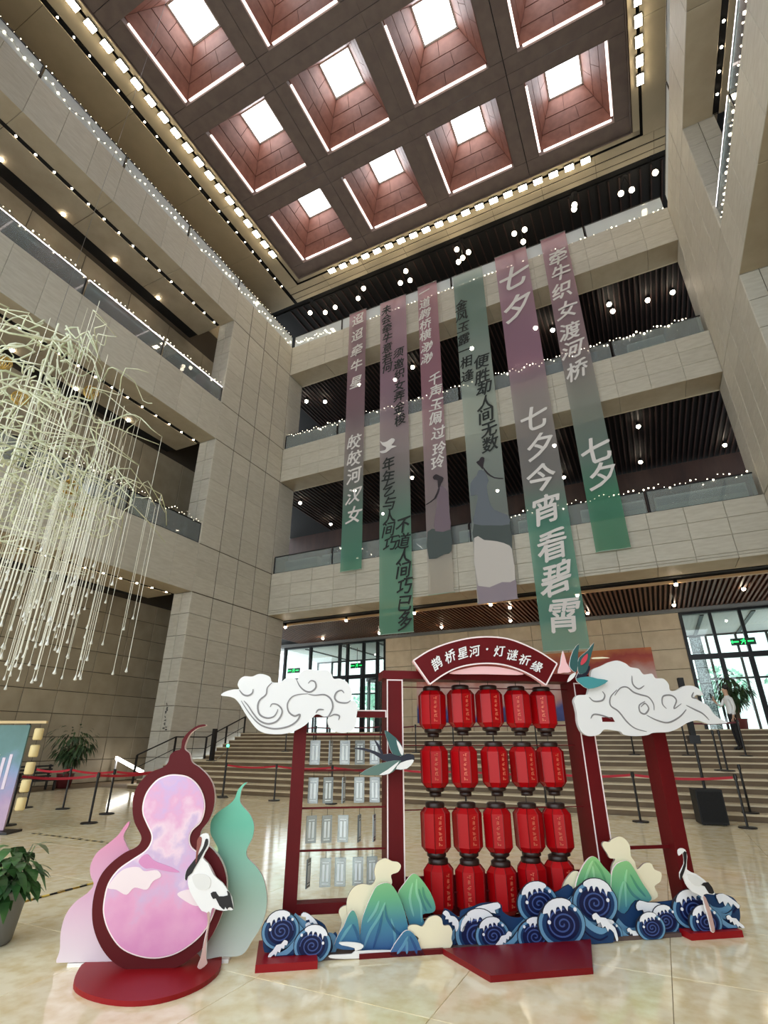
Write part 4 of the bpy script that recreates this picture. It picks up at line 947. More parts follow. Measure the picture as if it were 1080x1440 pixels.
# ---- waves
WD = M('wave_navy', (14, 22, 66), .5, spec=.3); WM = M('wave_blue', (28, 60, 102), .5, spec=.3); WL = M('wave_light', (104, 152, 188), .5); WS = M('wave_spiral', (64, 86, 146), .5); FO = M('wave_foam', (240, 240, 246), .5); OUTL = M('wave_outline', (24, 26, 44), .6)
def wave(label, cr, cx, cy, r, side, off, tail=True, tip=True, rot=0.0):
    r *= 1.1
    (p, ) = cr([(cx, cy)]); (q, ) = cr([(cx + r, cy)]); (q3, ) = cr([(cx, cy - r)])
    u, z = LP(*p, off); u2, _ = LP(*q, off); R = abs(u2 - u); RZ = LP(*q3, off)[1] - z
    b = Board('wave_cutout', label, 'display board', u, off, None)
    zb = .004 if z > .04 else .004
    W = lambda P: [(x * R * side, max(z + y * RZ, .052 if (u + x * R * side < .42 or u + x * R * side > 3.66) else .004)) for x, y in P]
    if tail:
        top = smooth([(-.2, 1.02), (.3, .98), (.7, .72), (1.05, .25), (1.4, -.12), (1.8, -.3), (2.15, -.15)], 4, False)
        cutmb(MB(), W(top + [(2.3, -.5), (2.15, -.95), (1.6, -1.05), (.6, -1.05), (-.2, -1.0)]), .01, .015, zmin=zb).build('tail', [WM, OUTL], b.e)
        lo = [(x - .12, y - .26) for x, y in top]
        cutmb(MB(), W(top + lo[::-1]), .004, .006, zmin=zb).build('tail_band', [WL, WL], b.e)
        lo2 = [(x - .2, y - .5) for x, y in top]
        m = MB(); ribmb(m, W(lo2), R * .06, .002, .01, 0, 1); m.build('tail_line', WD, b.e)
    circ = lambda k, a0=0, a1=2 * PI, n=36: [(k * math.cos(a0 + (a1 - a0) * i / n), k * math.sin(a0 + (a1 - a0) * i / n)) for i in range(n)]
    cutmb(MB(), W(circ(1.04)), .0, .018, zmin=zb).build('outline_disc', [OUTL, OUTL], b.e)
    cutmb(MB(), W(circ(1.0)), -.003, .018, zmin=zb).build('rim_disc', [WL, WL], b.e)
    cutmb(MB(), W(circ(.86)), -.006, .018, zmin=zb).build('blue_disc', [WM, WM], b.e)
    nd_ = cutmb(MB(), W([(x * .72 + .03, y * .72) for x, y in circ(1)]), -.009, .018, zmin=zb).build('navy_disc', [WD, WD], b.e)
    sp = [(.66 * (1 - i / 44) * math.cos(rot + i * .42) + .03, .66 * (1 - i / 44) * math.sin(rot + i * .42)) for i in range(43)]
    m = MB(); ribmb(m, [(x, max(y, zb)) for x, y in W(sp)], R * .055, -.012, .004, 0, 2, False); m.build('spiral', WS, nd_)
    foam = [(-.8, .5), (-.66, .85), (-.32, 1.1), (.1, 1.14), (.42, 1.0), (.46, .84), (.32, .76), (.28, .56), (.18, .76), (.06, .8), (.02, .54), (-.08, .76), (-.2, .72), (-.27, .46), (-.36, .66), (-.46, .6), (-.53, .3), (-.6, .52)]
    fm = smooth(W(foam), 2)
    cutmb(MB(), [(a * 1.0, b_) for a, b_ in smooth(W([(x * 1.06, y * 1.04 - .01) for x, y in foam]), 2)], -.011, .006).build('foam_outline', [OUTL, OUTL], b.e)
    fo_ = cutmb(MB(), fm, -.014, .006).build('foam', [FO, FO], b.e)
    for k, (x, y) in enumerate(((.62, .62), (-.56, .12))):
        (a, c), = W([(x, y)]); m = MB(); cutmb(m, [(a + R * .07 * math.cos(t * PI / 5), c + R * .07 * math.sin(t * PI / 5)) for t in range(10)], -.014, .006); m.build('foam_drop', [FO, FO], fo_)
    if tail and tip:
        f2 = [(1.35, .3), (1.55, .4), (1.7, .2), (1.95, .15), (2.1, -.1), (2.3, -.3), (2.36, -.8), (2.26, -.86), (2.2, -.5), (2.02, -.32), (1.96, -.45), (1.86, -.2), (1.74, -.28), (1.68, -.02), (1.54, -.08), (1.5, .12), (1.4, .1)]
        cutmb(MB(), smooth(W(f2), 2), -.006, .01, zmin=zb).build('tail_foam', [FO, OUTL], b.e)
    return b
def bank(label, cr, px, lines, u0, off):
    b = Board('wave_bank', label, 'display board', u0, off, None)
    b.cut('board', cr(px), [WM, OUTL], 0, .015, 3)
    for i, q in enumerate(lines): b.line(('crest_band', 'crest_line')[i % 2], cr(q), (.05, .014)[i % 2], (WL, WD)[i % 2], .003 + .002 * (i % 2), .006, taper=False)
bank('low blue wave board under the tag rack post', cE, [(78, 500), (72, 400), (100, 325), (160, 295), (225, 310), (275, 365), (300, 318), (340, 335), (385, 365), (410, 420), (440, 400), (450, 440), (440, 500), (400, 545), (150, 550), (130, 510)], [[(225, 318), (262, 350), (300, 372), (345, 362)], [(230, 350), (270, 385), (310, 400)], [(400, 420), (425, 430), (430, 480), (400, 530)], [(415, 440), (420, 480), (400, 510)]], .3, .1)
bank('long blue wave board under the lowest lanterns', cF, [(80, 560), (95, 345), (130, 332), (190, 375), (200, 335), (270, 312), (330, 290), (430, 292), (445, 340), (500, 372), (560, 365), (530, 290), (560, 212), (640, 187), (740, 232), (830, 182), (880, 232), (960, 172), (1060, 202), (1080, 262), (1080, 540), (400, 552)], [[(215, 400), (270, 350), (340, 320), (420, 330)], [(215, 440), (290, 400), (360, 370), (430, 370)], [(430, 470), (490, 490), (540, 440), (600, 380)], [(430, 500), (500, 520), (560, 470)], [(720, 235), (790, 300), (850, 270), (900, 215)], [(740, 270), (800, 330), (870, 300)], [(860, 330), (900, 400), (970, 440), (1040, 420)], [(870, 380), (930, 450), (1010, 470)]], 2.0, .1)
bank('blue wave board running to the standing crane', cG, [(0, 690), (0, 420), (80, 350), (180, 337), (250, 385), (275, 480), (330, 520), (390, 442), (480, 452), (600, 442), (640, 422), (700, 387), (760, 412), (860, 402), (960, 425), (1000, 510), (965, 600), (720, 640), (540, 660), (200, 700)], [[(280, 560), (330, 610), (390, 620), (450, 570)], [(290, 600), (350, 650), (430, 640)], [(610, 540), (660, 530), (700, 440), (740, 400)], [(620, 600), (690, 580), (740, 480), (790, 440)], [(740, 420), (830, 490), (910, 500), (960, 440)], [(760, 480), (840, 540), (930, 540), (985, 480)]], 3.3, .1)
for lb_2, cr_, q_ in (('white foam crest board over the first lantern waves', cF, [(195, 455), (205, 395), (245, 345), (300, 310), (360, 295), (420, 285), (435, 315), (400, 330), (408, 352), (372, 345), (368, 378), (336, 352), (340, 392), (305, 365), (300, 400), (270, 378), (262, 410), (240, 392), (220, 430), (212, 458)]), ('white foam crest board beside the puffy cloud', cF, [(92, 350), (110, 332), (130, 345), (140, 365), (165, 370), (188, 400), (186, 440), (172, 460), (165, 425), (150, 420), (150, 400), (130, 405), (128, 385), (108, 385), (112, 368)]), ('white foam crest board below the bright mountain', cG, [(390, 470), (410, 440), (460, 452), (520, 455), (570, 480), (610, 520), (634, 560), (625, 590), (600, 600), (600, 560), (580, 540), (560, 562), (545, 530), (520, 550), (512, 515), (480, 535), (470, 500), (445, 530), (430, 495), (400, 500)]), ('white foam crest board at the end of the waves', cG, [(860, 410), (900, 400), (950, 430), (1000, 470), (990, 490), (960, 460), (950, 480), (930, 450), (915, 475), (900, 445), (880, 460), (870, 440)]), ('white foam crest board behind the end wave', cE, [(262, 318), (275, 298), (300, 305), (330, 330), (350, 360), (335, 368), (325, 350), (310, 355), (305, 335), (288, 340), (288, 322)])):
    fb = Board('foam_crest', lb_2, 'display board', LP(*cr_(q_)[0], .125)[0], .125, None); fb.cut('outline_board', cr_(q_), [OUTL, OUTL], 0, .012, 2); fb.cut('foam', [(x * .97 + .03 * sum(a for a, b in cr_(q_)) / len(q_), y * .97 + .03 * sum(b for a, b in cr_(q_)) / len(q_)) for x, y in cr_(q_)], [FO, FO], .004, .006, 2)
wave('curled navy wave board at the end of the tag rack', cE, 160, 392, 84, 1, .14)
wave('low curled wave board overlapping the end wave', cE, 322, 466, 84, -1, .19)
wave('foaming wave board under the first lanterns', cF, 300, 470, 118, -1, .12, True, True, 1)
wave('dark curled wave board beside the foaming wave', cF, 385, 480, 88, 1, .15, False)
wave('curled wave board under the middle lanterns', cF, 650, 295, 106, 1, .11, True, False)
wave('round wave board beside the gateway mountain', cF, 985, 290, 116, -1, .15, True, False, 2)
wave('ring patterned wave board above the red step', cF, 635, 485, 92, -1, .18, True, True, .5)
wave('largest curled wave board above the red step', cF, 790, 412, 122, 1, .22, True, True, 1.4)
wave('half hidden wave board at the step corner', cG, 232, 640, 74, 1, .16, True, True, 2.2)
wave('small dark wave board below the bright mountain', cG, 480, 600, 74, 1, .19, False, False, 1.1)
wave('white crested wave board below the bright mountain', cG, 560, 560, 76, 1, .13, True, True, .3)
wave('last curled wave board under the standing crane', cG, 800, 570, 84, 1, .22, True, True, 2)
wave('rear wave board behind the standing crane', cG, 720, 500, 100, 1, .14, True, False, 1)
# ================================================================== hanging banners
BY = 22.2
def banner(label, x0, x1, zt, zb, stops, texts, ink, size, figs=(), extra=()):
    e = empty('banner', (x0, BY, zb)); tag(e, label, 'banner', 'hanging poem banners')
    w, h = x1 - x0, zt - zb
    m = MB(); nx, nz = 6, 40; vs = []
    for j in range(nz + 1):
        for i in range(nx + 1):
            vs.append((w * i / nx, .012 * math.sin(i * 1.3 + x0) * (1 - j / nz) + .012 * math.sin(j * .4 + x0), h * j / nz))
    m.add(vs, [(j * (nx + 1) + i, j * (nx + 1) + i + 1, (j + 1) * (nx + 1) + i + 1, (j + 1) * (nx + 1) + i) for j in range(nz) for i in range(nx)])
    cl_ = m.build('cloth', GRAD('banner_%.1f' % x0, stops, 0, h, .8, see=.3, trans=.3), e, smooth=True)
    MB().tube([(-.02, 0, 0), (w + .02, 0, 0)], .02, 6).build('hem_bar', M('hem', (150, 176, 164), .5), e)
    MB().tube([(-.02, 0, h), (w + .02, 0, h)], .025, 6).build('top_bar', STEEL, e)
    for s in (.08, w - .08): MB().tube([(s, 0, h), (s, .06, h + .1), (s, .3, 27.84 - zb)], .008, 4).build('hook', STEEL, e)
    for fi_, (name, q, mt) in enumerate(figs):
        p = [aty(x, y, BY) for x, y in q]; p = [(min(max(v.x - x0, .01), w - .01), v.z - zb) for v in p]
        cutmb(MB(), smooth(p, 2), -.03 - .0016 * fi_, .0015).build(name, [mt, mt], cl_)
    rr = random.Random(int(x0 * 10))
    for ch_, (px, py), sz in texts:
        v = aty(px, py, BY - .1)
        t = MB(); write(t, ch_, 0, 0, sz, 0, rr.uniform(-.08, .1), .16, .92, rr.uniform(0, 6)); t.build('character', ink, cl_, (v.x - x0, -.045, v.z - zb))
    return e
def col(s, pts, sz): return [(c, p, sz) for c, p in zip(s, pts)]
MV, GR, GN, PK = (176, 138, 158), (160, 152, 152), (104, 168, 146), (214, 164, 172)  # paler top stops put the railing's backlight into the cloth colour
WI = M('banner_white', (226, 222, 220), .7); BI = M('banner_ink', (26, 34, 34), .7)
banner('narrow mauve banner with white poem, green at the hem', -13.52, -12.25, 27.6, 9.72, [(0, (84, 160, 134)), (.14, (110, 160, 142)), (.3, (150, 150, 148)), (.6, (166, 134, 146)), (.93, (170, 136, 150)), (1, PK)],
       col('迢迢牵牛星', [(503, 448), (502, 470), (501, 492), (501, 513), (500, 536)], .95) + col('皎皎河汉女', [(498, 620), (498, 643), (497, 668), (497, 696), (497, 723)], 1.05), WI, 1)
cb_ = crop(460, 420, 6)
bird = cb_([(445, 1200), (470, 1215), (510, 1205), (545, 1180), (575, 1190), (560, 1220), (545, 1240), (590, 1245), (545, 1265), (500, 1300), (460, 1305), (445, 1290), (490, 1280), (500, 1255), (470, 1240)])
banner('wide mauve to green banner with black poem in two columns', -11.22, -9.42, 27.5, 6.25, [(0, (112, 176, 150)), (.25, (128, 178, 156)), (.42, (166, 158, 160)), (.7, (184, 150, 170)), (.95, (188, 152, 172)), (1, PK)],
       col('未会牵牛意若何', [(543, 435), (543, 448), (544, 461), (544, 474), (544, 488), (544, 503), (544, 516)], .78) + col('须邀织女弄金梭', [(560, 495), (560, 511), (561, 525), (561, 541), (561, 556), (561, 572), (562, 589)], .78) + col('年年乞与人间巧', [(546, 651), (545, 670), (546, 687), (547, 707), (547, 726), (546, 744), (548, 764)], .86) + col('不道人间巧已多', [(566, 738), (566, 760), (567, 781), (567, 801), (568, 824), (569, 848), (569, 872)], .9), BI, 1, [('printed_bird', bird, WI)])
c4 = crop(580, 600, 5.54)
HAIR = M('print_hair', (40, 32, 40), .7); ROBE = M('print_robe', (120, 104, 116), .7); DUSK = M('print_dusk', (74, 84, 84), .7); ROBE2 = M('print_robe_blue', (104, 112, 122), .7); MOON = M('print_moon', (206, 200, 196), .7); VIO = M('print_violet', (150, 138, 150), .7)
banner('narrow rose banner with white poem and a lady in robes', -8.6, -7.33, 27.65, 7.9, [(0, (206, 196, 184)), (.08, (200, 194, 184)), (.13, (170, 160, 160)), (.35, (180, 160, 166)), (.6, (190, 140, 156)), (.93, (190, 140, 156)), (1, PK)],
       col('一道鹊桥横渺渺', [(596, 409), (597, 425), (597, 440), (598, 455), (598, 470), (600, 487), (600, 503)], .82) + col('千声玉佩过玲玲', [(611, 532), (612, 549), (613, 568), (612, 587), (616, 607), (617, 630), (615, 649)], .86), WI, 1,
       [('printed_dusk', c4([(120, 820), (200, 800), (310, 790), (325, 965), (250, 995), (130, 1032)]), DUSK), ('printed_robe', c4([(205, 465), (240, 470), (275, 510), (285, 600), (300, 690), (308, 800), (180, 815), (175, 720), (195, 600), (190, 540)]), ROBE), ('printed_hair', c4([(160, 395), (185, 372), (215, 385), (245, 402), (228, 440), (212, 480), (200, 470), (198, 420), (172, 415)]), HAIR), ('printed_ribbon', c4([(205, 480), (215, 490), (185, 560), (115, 610), (110, 604), (170, 560)]), HAIR)])
banner('wide pale green banner with black poem and a tall lady', -6.27, -4.47, 27.4, 7.28, [(0, (206, 200, 198)), (.1, (206, 202, 196)), (.2, (150, 160, 158)), (.45, (190, 202, 192)), (.65, (186, 200, 190)), (.8, (132, 160, 152)), (.95, (116, 148, 142)), (1, (200, 214, 206))],
       col('金风玉露一相逢', [(648, 428), (649, 443), (651, 459), (652, 476), (653, 492), (655, 508), (657, 527)], .82) + col('便胜却人间无数', [(677, 507), (678, 528), (680, 545), (682, 565), (683, 583), (687, 603), (689, 623)], .95), BI, 1,
       [('printed_dusk', c4([(480, 760), (560, 745), (680, 740), (760, 745), (778, 950), (660, 915), (575, 925), (480, 900)]), DUSK), ('printed_robe', c4([(520, 340), (560, 350), (595, 420), (580, 465), (600, 580), (640, 650), (740, 690), (770, 760), (620, 770), (480, 760), (485, 680), (510, 560), (500, 530), (455, 540), (455, 440), (500, 385)]), ROBE2), ('printed_hair', c4([(498, 280), (520, 265), (535, 240), (562, 245), (555, 300), (550, 335), (528, 312)]), HAIR), ('printed_ribbon', c4([(548, 320), (580, 370), (640, 405), (705, 410), (705, 402), (640, 395), (590, 360), (555, 318)]), HAIR),
        ('printed_violet', c4([(515, 1180), (700, 1170), (830, 1150), (845, 1328), (840, 1340), (525, 1384), (518, 1370)]), VIO), ('printed_moon', c4([(482, 870), (560, 885), (660, 895), (760, 930), (815, 990), (828, 1190), (700, 1212), (515, 1242)]), MOON)])
banner('broad mauve to green banner with large white brush characters', -3.67, -1.85, 27.65, 4.95, [(0, (112, 172, 158)), (.25, (108, 170, 150)), (.34, (160, 158, 156)), (.55, (172, 162, 164)), (.65, (184, 142, 164)), (.93, (188, 150, 172)), (1, PK)],
       [('七', (722, 388), 1.9), ('夕', (727, 430), 1.9)] + col('七夕今宵看碧霄', [(751, 586), (759, 627), (761, 671), (768, 715), (776, 766), (782, 812), (793, 865)], 1.5), WI, 1)
banner('shorter mauve to deep green banner with white brush characters', -1.02, .33, 27.65, 8.85, [(0, (74, 150, 118)), (.14, (84, 156, 126)), (.24, (140, 164, 154)), (.45, (156, 156, 152)), (.6, (176, 150, 156)), (.93, (180, 140, 160)), (1, PK)],
       col('牵牛织女渡河桥', [(784, 360), (788, 382), (790, 407), (797, 434), (801, 464), (805, 490), (811, 519)], 1.15) + [('七', (838, 632), 1.5), ('夕', (846, 668), 1.4)], WI, 1)

# ================================================================== bead sculpture
d0 = ray(-5, 700); d0 = Vector((d0.x, d0.y, 0)).normalized() * 12.4
ch = empty('bead_sculpture', (d0.x, d0.y, 0)); tag(ch, 'hanging sculpture of pale tangled branches with long glass bead strands', 'sculpture')
BRM = M('pale_branch', (244, 244, 220), .35, col2=(206, 212, 176), scale=1.2); STRM = M('glass_strand', (236, 232, 212), .2, spec=.8); NEST = M('gilt_nest', (196, 160, 84), .3, metal=.6)
rs = random.Random(21); tips = []
def branch(st, ang, rad, drop, r, wig=.25, n=9, name='branch'):
    pts = []; p = Vector(st)
    for i in range(n + 1):
        t = i / n; rr = (Vector(st).xy.length) * (1 - t) + rad * t
        a = ang + wig * math.sin(t * 5 + rs.random() * 2)
        z = st[2] - drop * t + .2 * math.sin(t * 7 + rs.random() * 3) + .16 * rs.uniform(-1, 1)
        pts.append(Vector((rr * math.cos(a), rr * math.sin(a), z)))
    MB().tube(smooth3(pts), [max(.010, r * (1 - .7 * i / (2 * n))) for i in range(2 * n + 1)], 5).build(name, BRM, ch, smooth=True)
    tips.extend(pts[3:]); return pts
def smooth3(p):
    out = []; n = len(p)
    for i in range(n - 1):
        p0, p1, p2, p3 = p[max(i - 1, 0)], p[i], p[i + 1], p[min(i + 2, n - 1)]
        out += [p1, (p1 + p2) * .5625 - (p0 + p3) * .0625]
    return out + [p[-1]]
for i in range(44): branch((.25 * math.cos(i), .25 * math.sin(i), rs.uniform(8.0, 10.8)), i * 2.399, rs.uniform(1.2, 3.2), rs.uniform(.2, 1.7), rs.uniform(.018, .034), .5)
for i in range(64): branch((.9 * math.cos(i * 1.7), .9 * math.sin(i * 1.7), rs.uniform(5.9, 7.3)), i * 1.7 + .3, rs.uniform(2.0, 3.45), rs.uniform(-.3, .8), rs.uniform(.015, .03), .55)
for i in range(26):                                    # thin upright twigs joining the tiers
    p = rs.choice(tips); q = Vector((p.x * 1.1, p.y * 1.1, max(p.z - rs.uniform(1.2, 2.8), 5.8)))
    MB().tube([p, (p + q) / 2 + Vector((.1, .1, 0)), q], .010, 4).build('twig', BRM, ch)
stm = MB(); stm.tube([(0, 0, 0), (0, 0, -1)], .0065, 4, cap=False); stm = stm.mesh('strand', STRM)
bdm = MB(); bdm.lathe([(.004, .1), (.012, .06), (.03, .0), (.012, -.012)], 6); bdm = bdm.mesh('bead', M('glass_bead', (236, 236, 230), .1, spec=1.0), True)
for i in range(230):
    p = rs.choice(tips)
    ze = rs.uniform(2.5, 4.6)
    if p.x < -1.2: p = Vector((-p.x, p.y, p.z))
    s = put('strand', stm, ch, p); s.scale = (1, 1, p.z - ze)
    put('bead', bdm, ch, (p.x, p.y, ze))
for i, (px, py) in enumerate(((5, 510), (28, 560), (98, 685), (107, 718), (128, 552))):
    d = ray(px, py); v = EYEP + d * (12.2 / Vector((d.x, d.y, 0)).length) - Vector((d0.x, d0.y, 0))
    m = MB()
    for k in range(9): 
        a = k * .7; m.tube([v + Vector((.16 * math.cos(t) * math.cos(a), .16 * math.cos(t) * math.sin(a), .16 * math.sin(t))) for t in [j * PI / 6 for j in range(12)]], .010, 4)
    m.build('nest_ball', NEST, ch)
MB().tube([(0, 0, 5.8), (.1, 0, 7), (-.1, .1, 8.4), (0, .05, 10.9)], [.02, .03, .03, .025], 8).build('stem', BRM, ch)
MB().tube([(0, 0, 10.8), (0, 0, ZC)], .006, 4).build('suspension_cable', STEEL, ch)

# ================================================================== stanchions and belts
POST = M('stanchion_black', (24, 22, 24), .35); BELT = M('belt_red', (178, 24, 44), .6); BELTD = M('belt_dark', (96, 24, 34), .6)
stn = empty('stanchion')
MB().lathe([(.17, 0), (.17, .012), (.16, .025), (.05, .035)], 16).build('base', POST, stn)
MB().tube([(0, 0, .02), (0, 0, .88)], .024, 8).build('pole', POST, stn)
MB().lathe([(.034, .86), (.034, .96), (.028, .97)], 10).build('belt_head', POST, stn)
used = [False]
def stanchion(p, label, group):
    o = copy_tree(stn) if used[0] else stn; used[0] = True
    o.location = p; o['label'] = label; o['category'] = 'stanchion'; o['group'] = group
    return Vector(p)
def belt(a, b, label, mat=BELT, sag=.05, group='stanchion belts'):
    d = b - a; u = d.normalized() * .045; n = 8; m = MB(); vs = []
    for i in range(n + 1):
        p = (a + u) + (d - 2 * u) * (i / n) + Vector((0, 0, .93 - 4 * sag * (i / n) * (1 - i / n))) - a
        s = Vector((-d.y, d.x, 0)).normalized() * .003
        vs += [p - s, p + s, p + s - Vector((0, 0, .05)), p - s - Vector((0, 0, .05))]
    fs = [(i * 4 + k, i * 4 + (k + 1) % 4, (i + 1) * 4 + (k + 1) % 4, (i + 1) * 4 + k) for i in range(n) for k in range(4)] + [(0, 3, 2, 1), (4 * n, 4 * n + 1, 4 * n + 2, 4 * n + 3)]
    o = m.add(vs, fs).build('barrier_belt', mat, None, a); tag(o, label, 'belt', group)
g0 = 'stanchions around the tree corner'
P = [stanchion(atz(10, 1161), 'black stanchion beside the poster stand', g0), stanchion(atz(36, 1136), 'black stanchion in front of the slatted bench', g0), stanchion(atz(88, 1138), 'black stanchion in front of the potted tree', g0), stanchion(atz(125, 1158), 'black stanchion nearest to the red gourd', g0), stanchion(atz(150, 1145), 'black stanchion between the red gourd and potted tree', g0), stanchion(atz(222, 1140), 'black stanchion hidden behind the red gourd', g0)]
for i, j, l in ((0, 3, 'red belt from the poster stand towards the gourd'), (3, 5, 'red belt running behind the red gourd'), (1, 2, 'red belt in front of the bench'), (2, 4, 'red belt in front of the potted tree'), (4, 5, 'short red belt behind the gourd')): belt(P[i], P[j], l)
g1 = 'stanchions at the foot of the stairs'
prev = None
for k in range(8):
    x = -12.47 + 1.96 * k
    p = stanchion(Vector((x, 14.0, 0)), 'black stanchion at the stair foot, %s from the hand rail' % NTH[k], g1)
    if prev: belt(prev, p, 'red belt along the stair foot, %s from the hand rail' % NTH[k - 1], group='belts at the foot of the stairs')
    prev = p
g2 = 'stanchions on the upper stair flight'; prev = None
for k in range(12):
    x = -14.05 + 1.47 * k; p = stanchion(Vector((x, 19.22, 1.2)), 'black stanchion on the upper flight, %s from the hand rail' % NTH[k], g2)
    if prev: belt(prev, p, 'dark belt across the upper flight, %s from the hand rail' % NTH[k - 1], BELTD, .03, 'belts across the upper flight')
    prev = p
a = atz(352, 1076, .9); p = stanchion(Vector((a.x, 18.0, .9)), 'black stanchion on the stair landing under the white cloud', g2)
for px, Y, l in ((1016, 17.2, 'black stanchion on the stair landing near the speaker'), (1025, 16.98, 'black stanchion at the edge of the stair landing'), (1042, 15.2, 'black stanchion on the lowest step')):
    z = step_at(Y); v = aty(px, 1090, Y); stanchion(Vector((v.x, Y, z)), l, 'stanchions beside the man')

# stair hand rail and post
hr = empty('hand_rail', (-17.85, 15.1, 0)); tag(hr, 'black metal hand rail climbing beside the stone pier', 'hand rail')
RL = [(15.1, 1.12), (16.86, 1.76), (18.6, 1.76), (21.0, 2.68)]
MB().tube([(0, y - 15.1, z) for y, z in RL], .028, 6).build('top_rail', POST, hr)
MB().tube([(0, y - 15.1, z - .45) for y, z in RL], .016, 6).build('lower_rail', POST, hr)
for y, z in ((15.1, 1.12), (16.86, 1.76), (18.6, 1.76), (19.8, 2.2), (21.0, 2.68)): MB().box(-.03, .03, y - 15.13, y - 15.07, step_at(y) if y < 21 else PZ, z).build('post', POST, hr)
v = aty(287, 1078, 16.6)
bp = empty('signal_post', (v.x, 16.95, .9)); tag(bp, 'thick black post on the stair landing by the hand rail', 'post')
MB().box(-.07, .07, -.07, .07, 0, 1.15).build('column', POST, bp); MB().box(-.14, .14, -.14, .14, 0, .03).build('base', POST, bp)
gp = atz(310, 1122); gp = Vector((gp.x - .25, 14.3, 0))
gl_ = empty('signal_light', gp); tag(gl_, 'slim black stand with a green signal light at the stairs', 'light stand')
MB().tube([(0, 0, 0), (0, 0, 1.42)], .022, 8).build('pole', POST, gl_); MB().lathe([(.16, 0), (.16, .02), (.04, .03)], 14).build('base', POST, gl_); MB().ball((0, 0, 1.46), .05, 0, 8, 6).build('green_lamp', GLOW('green_led', (90, 255, 170), 3.0), gl_)
MB().tube([(0, 0, 1.3), (-.75, .2, .95)], .012, 6).build('arm', STEEL, gl_)
# added glowing bar, no real lamp, for the light patch beside the shaded return wall
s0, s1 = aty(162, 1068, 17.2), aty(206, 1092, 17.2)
rl_ = empty('added_light_patch', (s0.x, 17.2, 0)); tag(rl_, 'added glowing bar in place of a sloped patch of light at the shaded corner beside the pier', 'light')
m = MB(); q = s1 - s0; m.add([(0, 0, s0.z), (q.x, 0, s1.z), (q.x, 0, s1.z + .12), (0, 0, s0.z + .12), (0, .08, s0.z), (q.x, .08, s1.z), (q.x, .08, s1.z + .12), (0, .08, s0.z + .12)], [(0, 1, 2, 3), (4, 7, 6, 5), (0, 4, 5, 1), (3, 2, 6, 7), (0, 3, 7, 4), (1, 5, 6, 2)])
m.build('lamp', GLOW('light_patch_glow', (255, 252, 244), 9.0, True), rl_); MB().box(0, .06, .02, .08, 0, s0.z).build('support', WHT, rl_); MB().box(q.x - .06, q.x, .02, .08, 0, s1.z + .02).build('support', WHT, rl_)  # glowing bar and its supports are added for the light patch
# directory lettering on the pier side
dr = empty('wall_directory', aty(228, 1027, YC - .01)); tag(dr, 'small dark pictograms and lettering fixed to the stone pier', 'sign')
m = MB(); r5 = random.Random(2)
for (z0, z1, w) in ((.0, .14, .3), (.2, .3, .16), (.36, .42, .2), (.48, .56, .1), (.66, .92, .22), (.98, 1.08, .08)):
    for k in range(5):
        x = r5.uniform(0, w * .6); m.box(x, x + w * .35, -.012, 0, z0 + (z1 - z0) * k / 5, z0 + (z1 - z0) * (k + .8) / 5)
m.build('lettering', INK, dr)['kind'] = 'stuff'
# speaker
sp0 = atz(1003, 1160); sp0.z = 0
so = empty('speaker', (sp0.x, sp0.y + .1, 0), .2); tag(so, 'black column loudspeaker on a box by the stair foot', 'loudspeaker')
MB().box(-.26, .26, -.22, .22, .02, .66).build('cabinet', M('speaker_black', (18, 18, 20), .6), so); MB().box(-.23, .23, -.235, -.22, .06, .62).build('grille', M('speaker_grille', (30, 30, 32), .9, col2=(14, 14, 16), scale=120), so)
MB().tube([(0, 0, .66), (0, 0, 1.58)], .03, 8).build('pole', POST, so); MB().box(-.11, .11, -.1, .1, 1.55, 1.72).build('coupler', POST, so); MB().box(-.055, .055, -.07, .07, 1.72, 2.95).build('column', MATS['speaker_black'], so)
for s in (-.2, .2): MB().box(s - .03, s + .03, -.15, .15, 0, .02).build('foot', POST, so)

# ================================================================== plants
def leaf(m, p, d, L, w, droop, mi=0):
    d = d.normalized(); s = d.cross(Vector((0, 0, 1))); s = s.normalized() if s.length > .01 else Vector((1, 0, 0)); n = 4; vs = []
    for i in range(n + 1):
        t = i / n; c = p + d * (L * t) - Vector((0, 0, droop * t * t * L)); ww = w * math.sin(PI * (.08 + .9 * t)) 
        vs += [c - s * ww, c + s * ww + Vector((0, 0, .15 * ww))]
    m.add(vs, [(2 * i, 2 * i + 1, 2 * i + 3, 2 * i + 2) for i in range(n)], mi)
GLE = M('glossy_leaf', (44, 84, 44), .35, col2=(78, 122, 62), scale=5, var=.15); GLD = M('dark_leaf', (40, 62, 36), .5, col2=(64, 88, 50), scale=4)
pp = atz(2, 1333); pp = Vector((pp.x - .2, pp.y - .02, 0))
pt = empty('potted_plant', pp); tag(pt, 'leafy green plant in a grey tub beside the hazard tape', 'plant')
MB().lathe([(.17, 0), (.19, .02), (.235, .38), (.25, .4), (.235, .41), (.2, .36)], 24).build('tub', M('tub_grey', (112, 112, 112), .5), pt, smooth=True)
r6 = random.Random(9)
for k in range(34):                                    # large leaves, one by one
    a = r6.uniform(0, 2 * PI); m = MB(); h = r6.uniform(.42, .72); st0 = Vector((.1 * math.cos(a), .1 * math.sin(a), .36)); st1 = Vector((.2 * math.cos(a), .2 * math.sin(a), h))
    m.tube([st0, (st0 + st1) / 2 + Vector((0, 0, .04)), st1], .004, 4); leaf(m, st1, Vector((math.cos(a), math.sin(a), r6.uniform(-.2, .5))), r6.uniform(.14, .22), r6.uniform(.045, .07), r6.uniform(.4, 1.2)); m.build('leaf', GLE, pt)
m = MB()
